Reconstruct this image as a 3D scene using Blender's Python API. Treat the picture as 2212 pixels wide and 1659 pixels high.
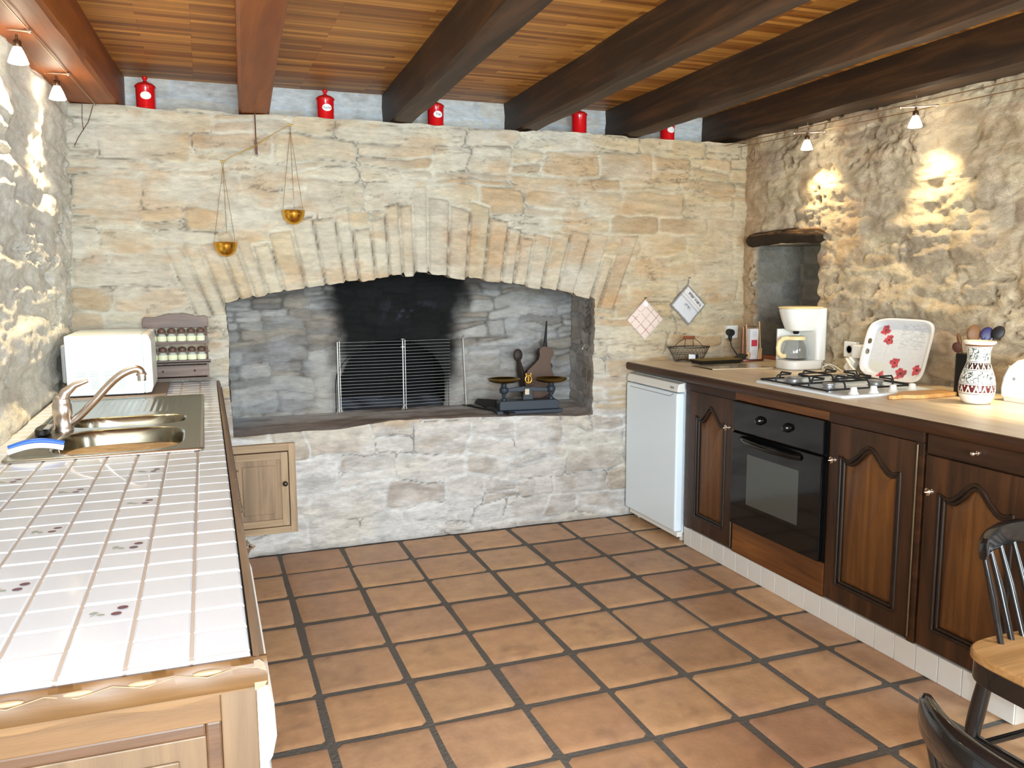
import bpy, bmesh, math, random
import numpy as np
from mathutils import Matrix, Vector, Quaternion

# ------------------------------------------------------------------ camera, light, exposure
scene = bpy.context.scene
for o in list(bpy.data.objects): bpy.data.objects.remove(o, do_unlink=True)
COL = scene.collection
CAM_R = Vector((0.93784502, -0.34702304, -0.00466165))
CAM_U = Vector((0.04856618, 0.11792867, 0.99183373))
CAM_F = Vector((0.34363941, 0.93041273, -0.12745239))
cd = bpy.data.cameras.new('camera'); cam = bpy.data.objects.new('camera', cd); COL.objects.link(cam)
cd.sensor_fit = 'HORIZONTAL'; cd.sensor_width = 36.0; cd.lens = 1786.2 / 2212 * 36
cd.clip_start = 0.02; cd.clip_end = 60
m = Matrix((CAM_R, CAM_U, -CAM_F)).transposed().to_4x4(); m.translation = (0, 0, 1.42)
cam.matrix_world = m
scene.camera = cam

vs = scene.view_settings
vs.view_transform = 'Standard'; vs.look = 'None'; vs.gamma = 1.0; vs.use_curve_mapping = False
vs.exposure = 0.8

world = bpy.data.worlds.new('world'); scene.world = world; world.use_nodes = True
bg = world.node_tree.nodes['Background']
bg.inputs[0].default_value = (0.80, 0.90, 1.0, 1); bg.inputs[1].default_value = 2.0

def area(name, loc, target, sx, sy, power, color):
    l = bpy.data.lights.new(name, 'AREA'); l.shape = 'RECTANGLE'; l.size = sx; l.size_y = sy
    l.energy = power; l.color = color
    o = bpy.data.objects.new(name, l); COL.objects.link(o); o.location = loc
    d = Vector(target) - Vector(loc); o.rotation_euler = d.to_track_quat('-Z', 'Y').to_euler()
    return o
# daylight through the glazed door in the wall behind the camera and the window beside it
area('daylight_glazed_door', (0.35, -1.75, 1.35), (0.9, 4.3, 1.3), 1.5, 1.9, 165, (0.78, 0.91, 1.0))
area('daylight_side_window', (3.04, 0.15, 1.45), (-0.5, 2.6, 1.1), 1.0, 1.1, 62, (0.74, 0.90, 1.0))
fl = bpy.data.lights.new('camera_flash', 'POINT'); fl.energy = 46; fl.color = (0.92, 0.97, 1.0); fl.shadow_soft_size = 0.02
flo = bpy.data.objects.new('camera_flash', fl); COL.objects.link(flo)
flo.location = Vector((0, 0, 1.42)) + CAM_R * 0.05 + CAM_U * 0.03 - CAM_F * 0.01

# ------------------------------------------------------------------ helpers
def srgb(r, g, b):
    f = lambda c: (c / 255 / 12.92) if c / 255 <= 0.04045 else ((c / 255 + 0.055) / 1.055) ** 2.4
    return (f(r), f(g), f(b), 1.0)
def s3(c):
    c = np.asarray(c, float) / 255
    return np.where(c <= 0.04045, c / 12.92, ((c + 0.055) / 1.055) ** 2.4)

WM = {}
def prop(o, label=None, cat=None, group=None, kind=None):
    if label: o['label'] = label
    if cat: o['category'] = cat
    if group: o['group'] = group
    if kind: o['kind'] = kind
    return o
def thing(name, label, cat, loc=(0, 0, 0), rz=0, group=None):
    o = bpy.data.objects.new(name, None); COL.objects.link(o)
    o.empty_display_size = 0.05
    o.location = loc; o.rotation_euler = (0, 0, rz)
    WM[o.name] = Matrix.Translation(loc) @ Matrix.Rotation(rz, 4, 'Z')
    return prop(o, label, cat, group)

def finish(me, mats, smooth=None):
    for m_ in (mats if isinstance(mats, (list, tuple)) else [mats]): me.materials.append(m_)
    if smooth is not None and len(me.polygons):
        me.polygons.foreach_set('use_smooth', [True] * len(me.polygons))
        if smooth < 179: me.set_sharp_from_angle(angle=math.radians(smooth))
    me.update()

def link(name, me, parent=None, origin=None, bevel=0, seg=2):
    o = bpy.data.objects.new(name, me); COL.objects.link(o)
    if parent is not None:
        M = WM[parent.name]; me.transform(M.inverted()); o.parent = parent
        WM[o.name] = M
    else:
        if origin is None: origin = (0, 0, 0)
        me.transform(Matrix.Translation(-Vector(origin))); o.location = origin
        WM[o.name] = Matrix.Translation(origin)
    if bevel:
        b = o.modifiers.new('bevel', 'BEVEL'); b.width = bevel; b.segments = seg; b.limit_method = 'ANGLE'; b.angle_limit = math.radians(40)
        b.harden_normals = False
    return o

class MB:
    def __init__(s): s.v = []; s.f = []; s.mi = []; s.M = Matrix.Identity(4); s.m = 0
    def add(s, vs_, fs):
        n = len(s.v); M = s.M
        for p in vs_:
            q = M @ Vector(p); s.v.append((q.x, q.y, q.z))
        for f in fs: s.f.append([i + n for i in f]); s.mi.append(s.m)
        return s
    def box(s, a, b):
        x0, y0, z0 = a; x1, y1, z1 = b
        if x0 > x1: x0, x1 = x1, x0
        if y0 > y1: y0, y1 = y1, y0
        if z0 > z1: z0, z1 = z1, z0
        return s.add([(x0, y0, z0), (x1, y0, z0), (x1, y1, z0), (x0, y1, z0), (x0, y0, z1), (x1, y0, z1), (x1, y1, z1), (x0, y1, z1)],
                     [(0, 3, 2, 1), (4, 5, 6, 7), (0, 1, 5, 4), (1, 2, 6, 5), (2, 3, 7, 6), (3, 0, 4, 7)])
    def tube(s, pts, r, n=8, closed=False, cap=True, flat=1.0):
        pts = [Vector(p) for p in pts]; k = len(pts)
        rr = r if isinstance(r, (list, tuple)) else [r] * k
        V = []; F = []; up = None
        for i, p in enumerate(pts):
            if closed: t = pts[(i + 1) % k] - pts[(i - 1) % k]
            else: t = pts[min(i + 1, k - 1)] - pts[max(i - 1, 0)]
            t.normalize()
            if up is None:
                up = Vector((0, 0, 1)) if abs(t.z) < 0.9 else Vector((1, 0, 0))
            a = t.cross(up)
            if a.length < 1e-4: a = t.orthogonal()
            a.normalize(); b = a.cross(t); b.normalize(); up = b
            for j in range(n):
                th = 2 * math.pi * j / n
                V.append(p + a * (math.cos(th) * rr[i]) + b * (math.sin(th) * rr[i] * flat))
        for i in range(k if closed else k - 1):
            i2 = (i + 1) % k
            for j in range(n):
                F.append((i * n + j, i * n + (j + 1) % n, i2 * n + (j + 1) % n, i2 * n + j))
        if cap and not closed:
            F.append(tuple(range(n - 1, -1, -1))); F.append(tuple((k - 1) * n + j for j in range(n)))
        return s.add(V, F)
    def lathe(s, prof, c=(0, 0, 0), n=32, axis='Z', cap=True, sx=1, sy=1):
        V = []; F = []; k = len(prof)
        for r, h in prof:
            for j in range(n):
                th = 2 * math.pi * j / n; a, b = r * math.cos(th) * sx, r * math.sin(th) * sy
                V.append({'Z': (c[0] + a, c[1] + b, c[2] + h), 'X': (c[0] + h, c[1] + a, c[2] + b), 'Y': (c[0] + a, c[1] + h, c[2] - b)}[axis])
        for i in range(k - 1):
            for j in range(n):
                F.append((i * n + j, i * n + (j + 1) % n, (i + 1) * n + (j + 1) % n, (i + 1) * n + j))
        if cap:
            if prof[0][0] > 1e-5: F.append(tuple(range(n - 1, -1, -1)))
            if prof[-1][0] > 1e-5: F.append(tuple((k - 1) * n + j for j in range(n)))
        return s.add(V, F)
    def cyl(s, p0, p1, r, r2=None, n=20): return s.tube([p0, p1], [r, r if r2 is None else r2], n)
    def sphere(s, c, r, n=16, sz=1.0, sx=1.0, sy=1.0):
        k = n // 2
        return s.lathe([(r * math.sin(math.pi * i / k) + 1e-6, -r * math.cos(math.pi * i / k) * sz) for i in range(k + 1)], c, n, 'Z', False, sx, sy)
    def prism(s, poly, axis, a, b):
        # poly: list of 2-D points; axis 'X': poly=(y,z); 'Y': (x,z); 'Z': (x,y)
        def P(p, t): return {'X': (t, p[0], p[1]), 'Y': (p[0], t, p[1]), 'Z': (p[0], p[1], t)}[axis]
        n = len(poly)
        V = [P(p, a) for p in poly] + [P(p, b) for p in poly]
        F = [tuple(range(n - 1, -1, -1)), tuple(range(n, 2 * n))] + [(i, (i + 1) % n, n + (i + 1) % n, n + i) for i in range(n)]
        return s.add(V, F)
    def build(s, name, mats, parent=None, smooth=None, bevel=0, origin=None, seg=2):
        me = bpy.data.meshes.new(name); me.from_pydata(s.v, [], s.f)
        me.polygons.foreach_set('material_index', s.mi)
        bm = bmesh.new(); bm.from_mesh(me); bmesh.ops.recalc_face_normals(bm, faces=bm.faces); bm.to_mesh(me); bm.free()
        finish(me, mats, smooth)
        if parent is None and origin is None and s.v:
            a = np.array(s.v); origin = (float((a[:, 0].min() + a[:, 0].max()) / 2), float((a[:, 1].min() + a[:, 1].max()) / 2), float(a[:, 2].min()))
        return link(name, me, parent, origin, bevel, seg)

def islands(mb):
    par = list(range(len(mb.v)))
    def fd(a):
        while par[a] != a: par[a] = par[par[a]]; a = par[a]
        return a
    for f in mb.f:
        r = fd(f[0])
        for k in f[1:]: par[fd(k)] = r
    g = {}
    for f, mi in zip(mb.f, mb.mi): g.setdefault(fd(f[0]), []).append((f, mi))
    out = []
    for fs in g.values():
        n = MB(); ix = {}
        for f, mi in fs:
            for k in f:
                if k not in ix: ix[k] = len(n.v); n.v.append(mb.v[k])
            n.f.append([ix[k] for k in f]); n.mi.append(mi)
        out.append(n)
    return out
def each(mb, name, mats, parent, **kw):
    return [n.build(name, mats, parent, **kw) for n in islands(mb)]
def children(o): return [c for c in bpy.data.objects if c.parent == o]
def dup(root, loc, rz=0, label=None, parent=None):
    r = root.copy(); COL.objects.link(r)
    if parent is None: r.location = loc; r.rotation_euler = (0, 0, rz)
    else: r.parent = parent
    if label: r['label'] = label
    for c in children(root): dup(c, None, parent=r)
    return r

def text_mesh(txt, size, depth=0.0004):
    cu = bpy.data.curves.new('lettering', 'FONT'); cu.body = txt; cu.size = size; cu.extrude = depth
    cu.align_x = 'CENTER'; cu.align_y = 'CENTER'
    o = bpy.data.objects.new('lettering', cu); COL.objects.link(o)
    dg = bpy.context.evaluated_depsgraph_get()
    me = bpy.data.meshes.new_from_object(o.evaluated_get(dg)); bpy.data.objects.remove(o); bpy.data.curves.remove(cu)
    return me

# ------------------------------------------------------------------ numpy noise
def _h(ix, iy, seed):
    n = (ix.astype(np.int64) * 374761393 + iy.astype(np.int64) * 668265263 + seed * 974634777) & 0xffffffff
    n = ((n ^ (n >> 13)) * 1274126177) & 0xffffffff
    n = (n ^ (n >> 16)) & 0xffffffff
    return n.astype(np.float64) / 4294967295.0
def vn(x, y, seed=0):
    x = np.asarray(x, float); y = np.asarray(y, float)
    x, y = np.broadcast_arrays(x, y)
    ix = np.floor(x); iy = np.floor(y); fx = x - ix; fy = y - iy
    fx = fx * fx * (3 - 2 * fx); fy = fy * fy * (3 - 2 * fy)
    a = _h(ix, iy, seed); b = _h(ix + 1, iy, seed); c = _h(ix, iy + 1, seed); d = _h(ix + 1, iy + 1, seed)
    return (a * (1 - fx) + b * fx) * (1 - fy) + (c * (1 - fx) + d * fx) * fy
def fbm(x, y, seed=0, o=4):
    t = 0; a = 0.5; s = 0
    for i in range(o): t = t + a * vn(np.asarray(x) * 2 ** i + 17.3 * i, np.asarray(y) * 2 ** i - 9.1 * i, seed + i); s += a; a *= 0.5
    return t / s
def sstep(a, b, x): t = np.clip((x - a) / (b - a), 0, 1); return t * t * (3 - 2 * t)

def layout(u, v, seed, ch=(0.09, 0.17), ln=(0.18, 0.42), v0=-0.3, v1=2.8, u0=-2.5, u1=6.0, warp=0.03, split=0.45):
    rng = random.Random(seed)
    uw = u + warp * (fbm(u * 2.7, v * 4.1, seed + 11, 3) - 0.5) * 2
    vw = v + warp * (fbm(u * 2.1, v * 3.3, seed + 23, 3) - 0.5) * 2.2 + 0.012 * (vn(u * 9, v * 9, seed + 5) - 0.5) * 2
    vb = [v0]
    while vb[-1] < v1: vb.append(vb[-1] + rng.uniform(*ch))
    vb = np.array(vb); k = np.clip(np.searchsorted(vb, vw) - 1, 0, len(vb) - 2)
    sid = np.zeros(u.shape, np.int64); dist = np.full(u.shape, 9.0)
    for kk in range(len(vb) - 1):
        ms = k == kk
        cu = [u0 + rng.uniform(0, 0.2)]
        while cu[-1] < u1: cu.append(cu[-1] + rng.uniform(*ln))
        n = len(cu)
        sp = np.array([rng.uniform(0.35, 0.65) if rng.random() < split else 9.0 for _ in range(n)])
        sl = np.array([rng.uniform(-0.12, 0.12) for _ in range(n)])
        if not ms.any(): continue
        cu = np.array(cu)
        h = vb[kk + 1] - vb[kk]; lv = (vw[ms] - vb[kk])
        uu = uw[ms] + 0.02 * (vn(vw[ms] * 13, np.full(lv.shape, kk * 3.3), seed) - 0.5)
        j = np.clip(np.searchsorted(cu, uu) - 1, 0, n - 2)
        du = np.minimum(uu - cu[j], cu[j + 1] - uu)
        s_ = sp[j] * h + sl[j] * (uu - cu[j])
        top = lv > s_
        lo = np.where(top, s_, 0); hi = np.where(top | (sp[j] > 2), h, s_)
        dv = np.minimum(lv - lo, hi - lv)
        du = np.maximum(du, 0); dv = np.maximum(dv, 0)
        rr = 0.028
        d = np.where((du < rr) & (dv < rr), rr - np.sqrt((rr - du) ** 2 + (rr - dv) ** 2), np.minimum(du, dv))
        dist[ms] = d; sid[ms] = kk * 1000 + j * 2 + top
    return sid, dist
def rnd(sid, seed): return _h(sid, sid * 0 + seed, seed)
def palette(r, cols):
    cols = np.array([s3(c) for c in cols]); i = np.minimum((r * len(cols)).astype(int), len(cols) - 1)
    return cols[i]
def mixc(a, b, t): return a + (b - a) * np.asarray(t)[..., None]

def arr_mesh(name, patches, mats, parent=None, origin=None, smooth=True, kind=None):
    """patches: list of (P (m,n,3), C (m,n,3) linear colour, flip, keepmask or None)"""
    Vs = []; Cs = []; Fs = []; off = 0
    for P, C, flip, keep in patches:
        m_, n_ = P.shape[:2]
        idx = np.arange(m_ * n_).reshape(m_, n_) + off
        q = np.stack([idx[:-1, :-1], idx[1:, :-1], idx[1:, 1:], idx[:-1, 1:]], -1)
        if flip: q = q[..., ::-1]
        q = q.reshape(-1, 4)
        if keep is not None: q = q[keep[:m_ - 1, :n_ - 1].reshape(-1)]
        Vs.append(P.reshape(-1, 3)); Cs.append(np.broadcast_to(C, P.shape).reshape(-1, 3)); Fs.append(q); off += m_ * n_
    V = np.concatenate(Vs); C = np.concatenate(Cs); F = np.concatenate(Fs)
    me = bpy.data.meshes.new(name)
    me.vertices.add(len(V)); me.vertices.foreach_set('co', V.astype(np.float32).ravel())
    me.loops.add(len(F) * 4); me.loops.foreach_set('vertex_index', F.astype(np.int32).ravel())
    me.polygons.add(len(F)); me.polygons.foreach_set('loop_start', np.arange(0, len(F) * 4, 4, dtype=np.int32))
    me.polygons.foreach_set('loop_total', np.full(len(F), 4, np.int32))
    me.update(calc_edges=True)
    a = me.color_attributes.new('Col', 'FLOAT_COLOR', 'POINT')
    a.data.foreach_set('color', np.concatenate([C, np.ones((len(C), 1))], 1).astype(np.float32).ravel())
    finish(me, mats, 180 if smooth else None)
    o = link(name, me, parent, origin)
    if kind: o['kind'] = kind
    return o
def grid(a, b): return np.meshgrid(a, b, indexing='ij')
def lin(a, b, step): return np.linspace(a, b, max(2, int(round(abs(b - a) / step)) + 1))

# ------------------------------------------------------------------ materials
def newmat(name):
    m_ = bpy.data.materials.new(name); m_.use_nodes = True; nt = m_.node_tree
    b = nt.nodes['Principled BSDF']; return m_, nt, b
def N(nt, t, **kw):
    n = nt.nodes.new(t)
    for k_, v_ in kw.items(): setattr(n, k_, v_)
    return n
def plain(name, col, rough=0.5, metal=0.0, var=0.0, scale=20, bump=0.0, bscale=80, coat=0.0, trans=0.0, ior=1.45, spec=0.5):
    m_, nt, b = newmat(name)
    b.inputs['Base Color'].default_value = srgb(*col); b.inputs['Roughness'].default_value = rough
    b.inputs['Metallic'].default_value = metal; b.inputs['Coat Weight'].default_value = coat
    b.inputs['Transmission Weight'].default_value = trans; b.inputs['IOR'].default_value = ior
    b.inputs['Specular IOR Level'].default_value = spec
    tc = N(nt, 'ShaderNodeTexCoord')
    nz = N(nt, 'ShaderNodeTexNoise'); nz.inputs['Scale'].default_value = scale; nz.inputs['Detail'].default_value = 5
    nt.links.new(tc.outputs['Object'], nz.inputs['Vector'])
    if var:
        mx = N(nt, 'ShaderNodeMix', data_type='RGBA')
        c = srgb(*col); mx.inputs['A'].default_value = tuple(x * (1 - var) for x in c[:3]) + (1,)
        mx.inputs['B'].default_value = tuple(min(1, x * (1 + var)) for x in c[:3]) + (1,)
        nt.links.new(nz.outputs['Fac'], mx.inputs['Factor']); nt.links.new(mx.outputs['Result'], b.inputs['Base Color'])
    else:
        rg = N(nt, 'ShaderNodeMapRange'); rg.inputs['To Min'].default_value = max(0.02, rough - 0.04); rg.inputs['To Max'].default_value = min(1, rough + 0.04)
        nt.links.new(nz.outputs['Fac'], rg.inputs['Value']); nt.links.new(rg.outputs['Result'], b.inputs['Roughness'])
    if bump:
        n2 = N(nt, 'ShaderNodeTexNoise'); n2.inputs['Scale'].default_value = bscale; n2.inputs['Detail'].default_value = 4
        nt.links.new(tc.outputs['Object'], n2.inputs['Vector'])
        bp = N(nt, 'ShaderNodeBump'); bp.inputs['Strength'].default_value = bump; bp.inputs['Distance'].default_value = 0.01
        nt.links.new(n2.outputs['Fac'], bp.inputs['Height']); nt.links.new(bp.outputs['Normal'], b.inputs['Normal'])
    return m_
def wood(name, c1, c2, c3=None, axis='Y', rough=0.5, scale=1.0, coat=0.0, bump=0.25, spec=0.5):
    m_, nt, b = newmat(name)
    tc = N(nt, 'ShaderNodeTexCoord'); mp = N(nt, 'ShaderNodeMapping')
    sc = {'X': (1.6, 22, 22), 'Y': (22, 1.6, 22), 'Z': (22, 22, 1.6)}[axis]
    mp.inputs['Scale'].default_value = tuple(x * scale for x in sc)
    nz = N(nt, 'ShaderNodeTexNoise'); nz.inputs['Scale'].default_value = 1.0; nz.inputs['Detail'].default_value = 8; nz.inputs['Distortion'].default_value = 0.8
    nz.inputs['Roughness'].default_value = 0.62
    nt.links.new(tc.outputs['Object'], mp.inputs['Vector']); nt.links.new(mp.outputs['Vector'], nz.inputs['Vector'])
    cr = N(nt, 'ShaderNodeValToRGB'); e = cr.color_ramp.elements
    e[0].position = 0.3; e[0].color = srgb(*c1); e[1].position = 0.7; e[1].color = srgb(*c2)
    if c3: k = e.new(0.5); k.color = srgb(*c3)
    nt.links.new(nz.outputs['Fac'], cr.inputs['Fac'])
    n3 = N(nt, 'ShaderNodeTexNoise'); n3.inputs['Scale'].default_value = 2.3; n3.inputs['Detail'].default_value = 3
    nt.links.new(tc.outputs['Object'], n3.inputs['Vector'])
    mr = N(nt, 'ShaderNodeMapRange'); mr.inputs['To Min'].default_value = 0.65; mr.inputs['To Max'].default_value = 1.3
    nt.links.new(n3.outputs['Fac'], mr.inputs['Value'])
    mx = N(nt, 'ShaderNodeMix', data_type='RGBA', blend_type='MULTIPLY'); mx.inputs['Factor'].default_value = 1.0
    nt.links.new(cr.outputs['Color'], mx.inputs['A']); nt.links.new(mr.outputs['Result'], mx.inputs['B'])
    nt.links.new(mx.outputs['Result'], b.inputs['Base Color'])
    b.inputs['Roughness'].default_value = rough; b.inputs['Coat Weight'].default_value = coat; b.inputs['Coat Roughness'].default_value = 0.25
    b.inputs['Specular IOR Level'].default_value = spec
    bp = N(nt, 'ShaderNodeBump'); bp.inputs['Strength'].default_value = bump; bp.inputs['Distance'].default_value = 0.004
    nt.links.new(nz.outputs['Fac'], bp.inputs['Height']); nt.links.new(bp.outputs['Normal'], b.inputs['Normal'])
    return m_
def attrmat(name, rough=0.9, n1=28, lo=0.82, hi=1.14, b1=0.5, d1=0.01, bs=60, coat=0, spec=0.3, stretch=(1, 1, 1)):
    m_, nt, b = newmat(name)
    at = N(nt, 'ShaderNodeAttribute', attribute_name='Col')
    tc = N(nt, 'ShaderNodeTexCoord'); mp = N(nt, 'ShaderNodeMapping'); mp.inputs['Scale'].default_value = stretch
    nt.links.new(tc.outputs['Object'], mp.inputs['Vector'])
    nz = N(nt, 'ShaderNodeTexNoise'); nz.inputs['Scale'].default_value = n1; nz.inputs['Detail'].default_value = 7; nz.inputs['Roughness'].default_value = 0.65
    nt.links.new(mp.outputs['Vector'], nz.inputs['Vector'])
    mr = N(nt, 'ShaderNodeMapRange'); mr.inputs['From Min'].default_value = 0.3; mr.inputs['From Max'].default_value = 0.7
    mr.inputs['To Min'].default_value = lo; mr.inputs['To Max'].default_value = hi
    nt.links.new(nz.outputs['Fac'], mr.inputs['Value'])
    mx = N(nt, 'ShaderNodeMix', data_type='RGBA', blend_type='MULTIPLY'); mx.inputs['Factor'].default_value = 1.0
    nt.links.new(at.outputs['Color'], mx.inputs['A']); nt.links.new(mr.outputs['Result'], mx.inputs['B'])
    nt.links.new(mx.outputs['Result'], b.inputs['Base Color'])
    b.inputs['Roughness'].default_value = rough; b.inputs['Coat Weight'].default_value = coat; b.inputs['Specular IOR Level'].default_value = spec
    if b1:
        n2 = N(nt, 'ShaderNodeTexNoise'); n2.inputs['Scale'].default_value = bs; n2.inputs['Detail'].default_value = 8; n2.inputs['Roughness'].default_value = 0.7
        nt.links.new(mp.outputs['Vector'], n2.inputs['Vector'])
        bp = N(nt, 'ShaderNodeBump'); bp.inputs['Strength'].default_value = b1; bp.inputs['Distance'].default_value = d1
        nt.links.new(n2.outputs['Fac'], bp.inputs['Height']); nt.links.new(bp.outputs['Normal'], b.inputs['Normal'])
    return m_
def emis(name, col, st):
    m_, nt, b = newmat(name)
    b.inputs['Base Color'].default_value = srgb(*col); b.inputs['Emission Color'].default_value = srgb(*col); b.inputs['Emission Strength'].default_value = st
    return m_

M_STONE = attrmat('limestone_masonry', 0.92, 34, 0.80, 1.13, 0.9, 0.014, 70, stretch=(0.55, 1, 1.5))
M_STONE_R = attrmat('rough_limestone', 0.92, 26, 0.82, 1.14, 1.0, 0.022, 44, stretch=(1, 0.6, 1.4))
M_FLAT = attrmat('printed_surface', 0.6, 40, 0.97, 1.03, 0.0)
M_GLAZE = attrmat('glazed_print', 0.22, 40, 0.98, 1.02, 0.0, coat=0.5, spec=0.5)
M_TERRA = attrmat('terracotta_tile', 0.42, 14, 0.84, 1.14, 0.25, 0.006, 45, spec=0.4)
M_GROUT = plain('floor_grout', (92, 88, 82), 0.85, var=0.18, scale=12, bump=0.4, bscale=90)
M_PLASTER = plain('white_plaster', (214, 206, 190), 0.9, var=0.06, scale=7, bump=0.4, bscale=40)
M_BEAM = wood('old_oak_beam', (32, 21, 11), (86, 56, 29), (54, 35, 18), 'Y', 0.62, 0.7, bump=0.7)
M_BEAM_O = wood('lit_oak_beam', (110, 50, 8), (156, 86, 20), (132, 68, 14), 'Y', 0.55, 0.7, bump=0.5)  # brighter orange copy of the beam oak, with lamp light in its colour
M_DARK = wood('dark_stained_oak', (34, 19, 10), (80, 48, 24), (56, 33, 16), 'Z', 0.45, 0.8, 0.15, spec=0.4)
M_DARKY = wood('dark_stained_oak_rail', (36, 20, 11), (78, 46, 23), (56, 32, 16), 'Y', 0.45, 0.8, 0.15, spec=0.4)
M_PANEL = wood('oak_door_panel', (66, 38, 16), (116, 74, 34), (90, 55, 24), 'Z', 0.4, 0.8, 0.2, spec=0.4)
M_OAK = wood('light_oak_rail', (78, 54, 26), (116, 84, 48), (97, 68, 36), 'X', 0.5, 0.8)
M_OAKZ = wood('light_oak_stile', (84, 64, 42), (118, 92, 66), (100, 78, 54), 'Z', 0.5, 0.8)
M_GREYOAK = wood('greyed_oak', (140, 114, 84), (184, 158, 124), (164, 138, 106), 'Z', 0.6, 1.0)
M_GREYOAKX = wood('greyed_oak_rail', (140, 114, 84), (184, 158, 124), (164, 138, 106), 'X', 0.6, 1.0)
M_RACK = wood('walnut_rack', (84, 66, 56), (128, 108, 94), (106, 86, 76), 'X', 0.5, 1.4)
M_TOPR = wood('pale_laminate', (208, 186, 154), (236, 220, 192), (224, 204, 174), 'Y', 0.38, 0.9, bump=0.05)
M_BOARD = wood('beech_board', (196, 140, 80), (222, 172, 108), (210, 158, 94), 'Y', 0.5, 1.3)
M_SPOON = wood('pale_beech', (190, 150, 108), (214, 180, 138), None, 'Z', 0.6, 2)
M_WHITE = plain('white_enamel', (232, 246, 255), 0.3, coat=0.3)
M_WHITEP = plain('white_plastic', (232, 232, 226), 0.38)
M_CREAM = plain('cream_plastic', (232, 212, 160), 0.4)
M_GREYP = plain('grey_plastic', (150, 152, 155), 0.45)
M_BLACK = plain('black_gloss', (11, 11, 12), 0.10, coat=0.15, spec=0.4)
M_BLACKM = plain('black_plastic', (22, 22, 23), 0.5)
M_CAST = plain('cast_iron', (34, 33, 34), 0.55, 0.2, bump=0.3, bscale=200)
M_STEEL = plain('brushed_steel', (186, 178, 166), 0.3, 1.0)
M_CHROME = plain('chrome', (225, 222, 218), 0.12, 1.0)
M_NICKEL = plain('satin_nickel_tap', (214, 202, 192), 0.32, 1.0)
M_BRASS = plain('polished_brass', (226, 172, 70), 0.24, 1.0)
M_WIRE = plain('bright_wire', (208, 208, 204), 0.4, 0.55)
M_BRASSP = plain('pale_brass', (246, 222, 140), 0.42, 0.85)
M_BRASSD = plain('tarnished_brass', (150, 118, 52), 0.3, 1.0, var=0.25, scale=30)
M_ALU = plain('burner_aluminium', (170, 172, 176), 0.35, 0.9)
M_RED = plain('red_enamel', (206, 22, 28), 0.22, var=0.04, scale=8, coat=0.4)
M_GLASS = plain('clear_glass', (255, 255, 255), 0.02, trans=1.0, ior=1.45)
M_SPICE = plain('pale_herbs', (228, 230, 196), 0.8, var=0.15, scale=200)
M_TILEW = plain('white_glazed_tile', (212, 220, 230), 0.16, coat=0.4, var=0.03, scale=9)
M_GROUTW = plain('counter_grout', (188, 178, 166), 0.8, var=0.04, scale=30)
M_LEATHER = plain('bellows_wood', (92, 70, 56), 0.5, var=0.2, scale=8)
M_LEATHD = plain('bellows_leather', (48, 36, 30), 0.6, var=0.2, scale=20)
M_INK = plain('dark_ink', (70, 66, 70), 0.7)
M_RUST = plain('rusty_steel', (96, 62, 52), 0.6, 0.4, var=0.25, scale=40)
M_ENAMELB = plain('blue_black_enamel', (44, 52, 62), 0.4, var=0.1, scale=9)
M_BULB = emis('lit_frosted_glass', (255, 240, 212), 16)
M_CHAIR = plain('black_lacquer', (18, 18, 20), 0.18, coat=0.4, bump=0.03, bscale=30)
M_SEAT = wood('worn_oak_seat', (140, 100, 56), (188, 146, 94), (166, 124, 76), 'X', 0.5, 1.0)
# ------------------------------------------------------------------ the room
YB = 4.317
def struct(o): o['kind'] = 'structure'; return o
def ledge_z(x): return 2.213 + 0.010 * (fbm(x * 5, x * 0 + 3, 77, 3) - 0.5) * 2 + 0.006 * (vn(x * 18, x * 0, 5) - 0.5)
AX = [0.02, 0.106, 0.345, 0.575, 0.76, 0.935, 1.07, 1.19, 1.315, 1.58, 1.85, 2.09, 2.2]
AZ = [1.285, 1.302, 1.350, 1.382, 1.404, 1.426, 1.444, 1.436, 1.418, 1.390, 1.350, 1.300, 1.285]
ACX, ACZ = 1.09, -1.55      # centre the voussoirs fan out from
def arch_ang(x, z): return np.arctan2(x - ACX, z - ACZ)
NV = 27; _r = random.Random(4); _w = [_r.uniform(0.7, 1.3) for _ in range(NV)]
VB = np.cumsum([0] + _w); VB = -0.385 + VB / VB[-1] * 0.77
def arch_z(x):
    z = np.interp(x, AX, AZ)
    a = arch_ang(x, z); j = np.clip(np.searchsorted(VB, a) - 1, 0, NV - 1)
    d = np.minimum(a - VB[j], VB[j + 1] - a) * 3.0
    return z + 0.010 * (rnd(j, 3) - 0.5) * 2 + 0.010 * np.exp(-(d / 0.008) ** 2) + 0.004 * (vn(x * 40, x * 0, 8) - 0.5)
def sill_z(x): return np.interp(x, [0, 0.1, 0.6, 0.94, 1.3, 2.1, 2.2], [0.632, 0.634, 0.640, 0.668, 0.655, 0.622, 0.62]) + 0.010 * (fbm(x * 9, x * 0 + 2, 3, 3) - 0.5)
def xl(z): return 0.100 + 0.012 * (vn(z * 7, z * 0, 31) - 0.5) + 0.006 * (vn(z * 22, z * 0, 32) - 0.5)
def xr(z): return 2.100 + 0.014 * (vn(z * 7, z * 0, 41) - 0.5) + 0.008 * (vn(z * 25, z * 0, 42) - 0.5)

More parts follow.
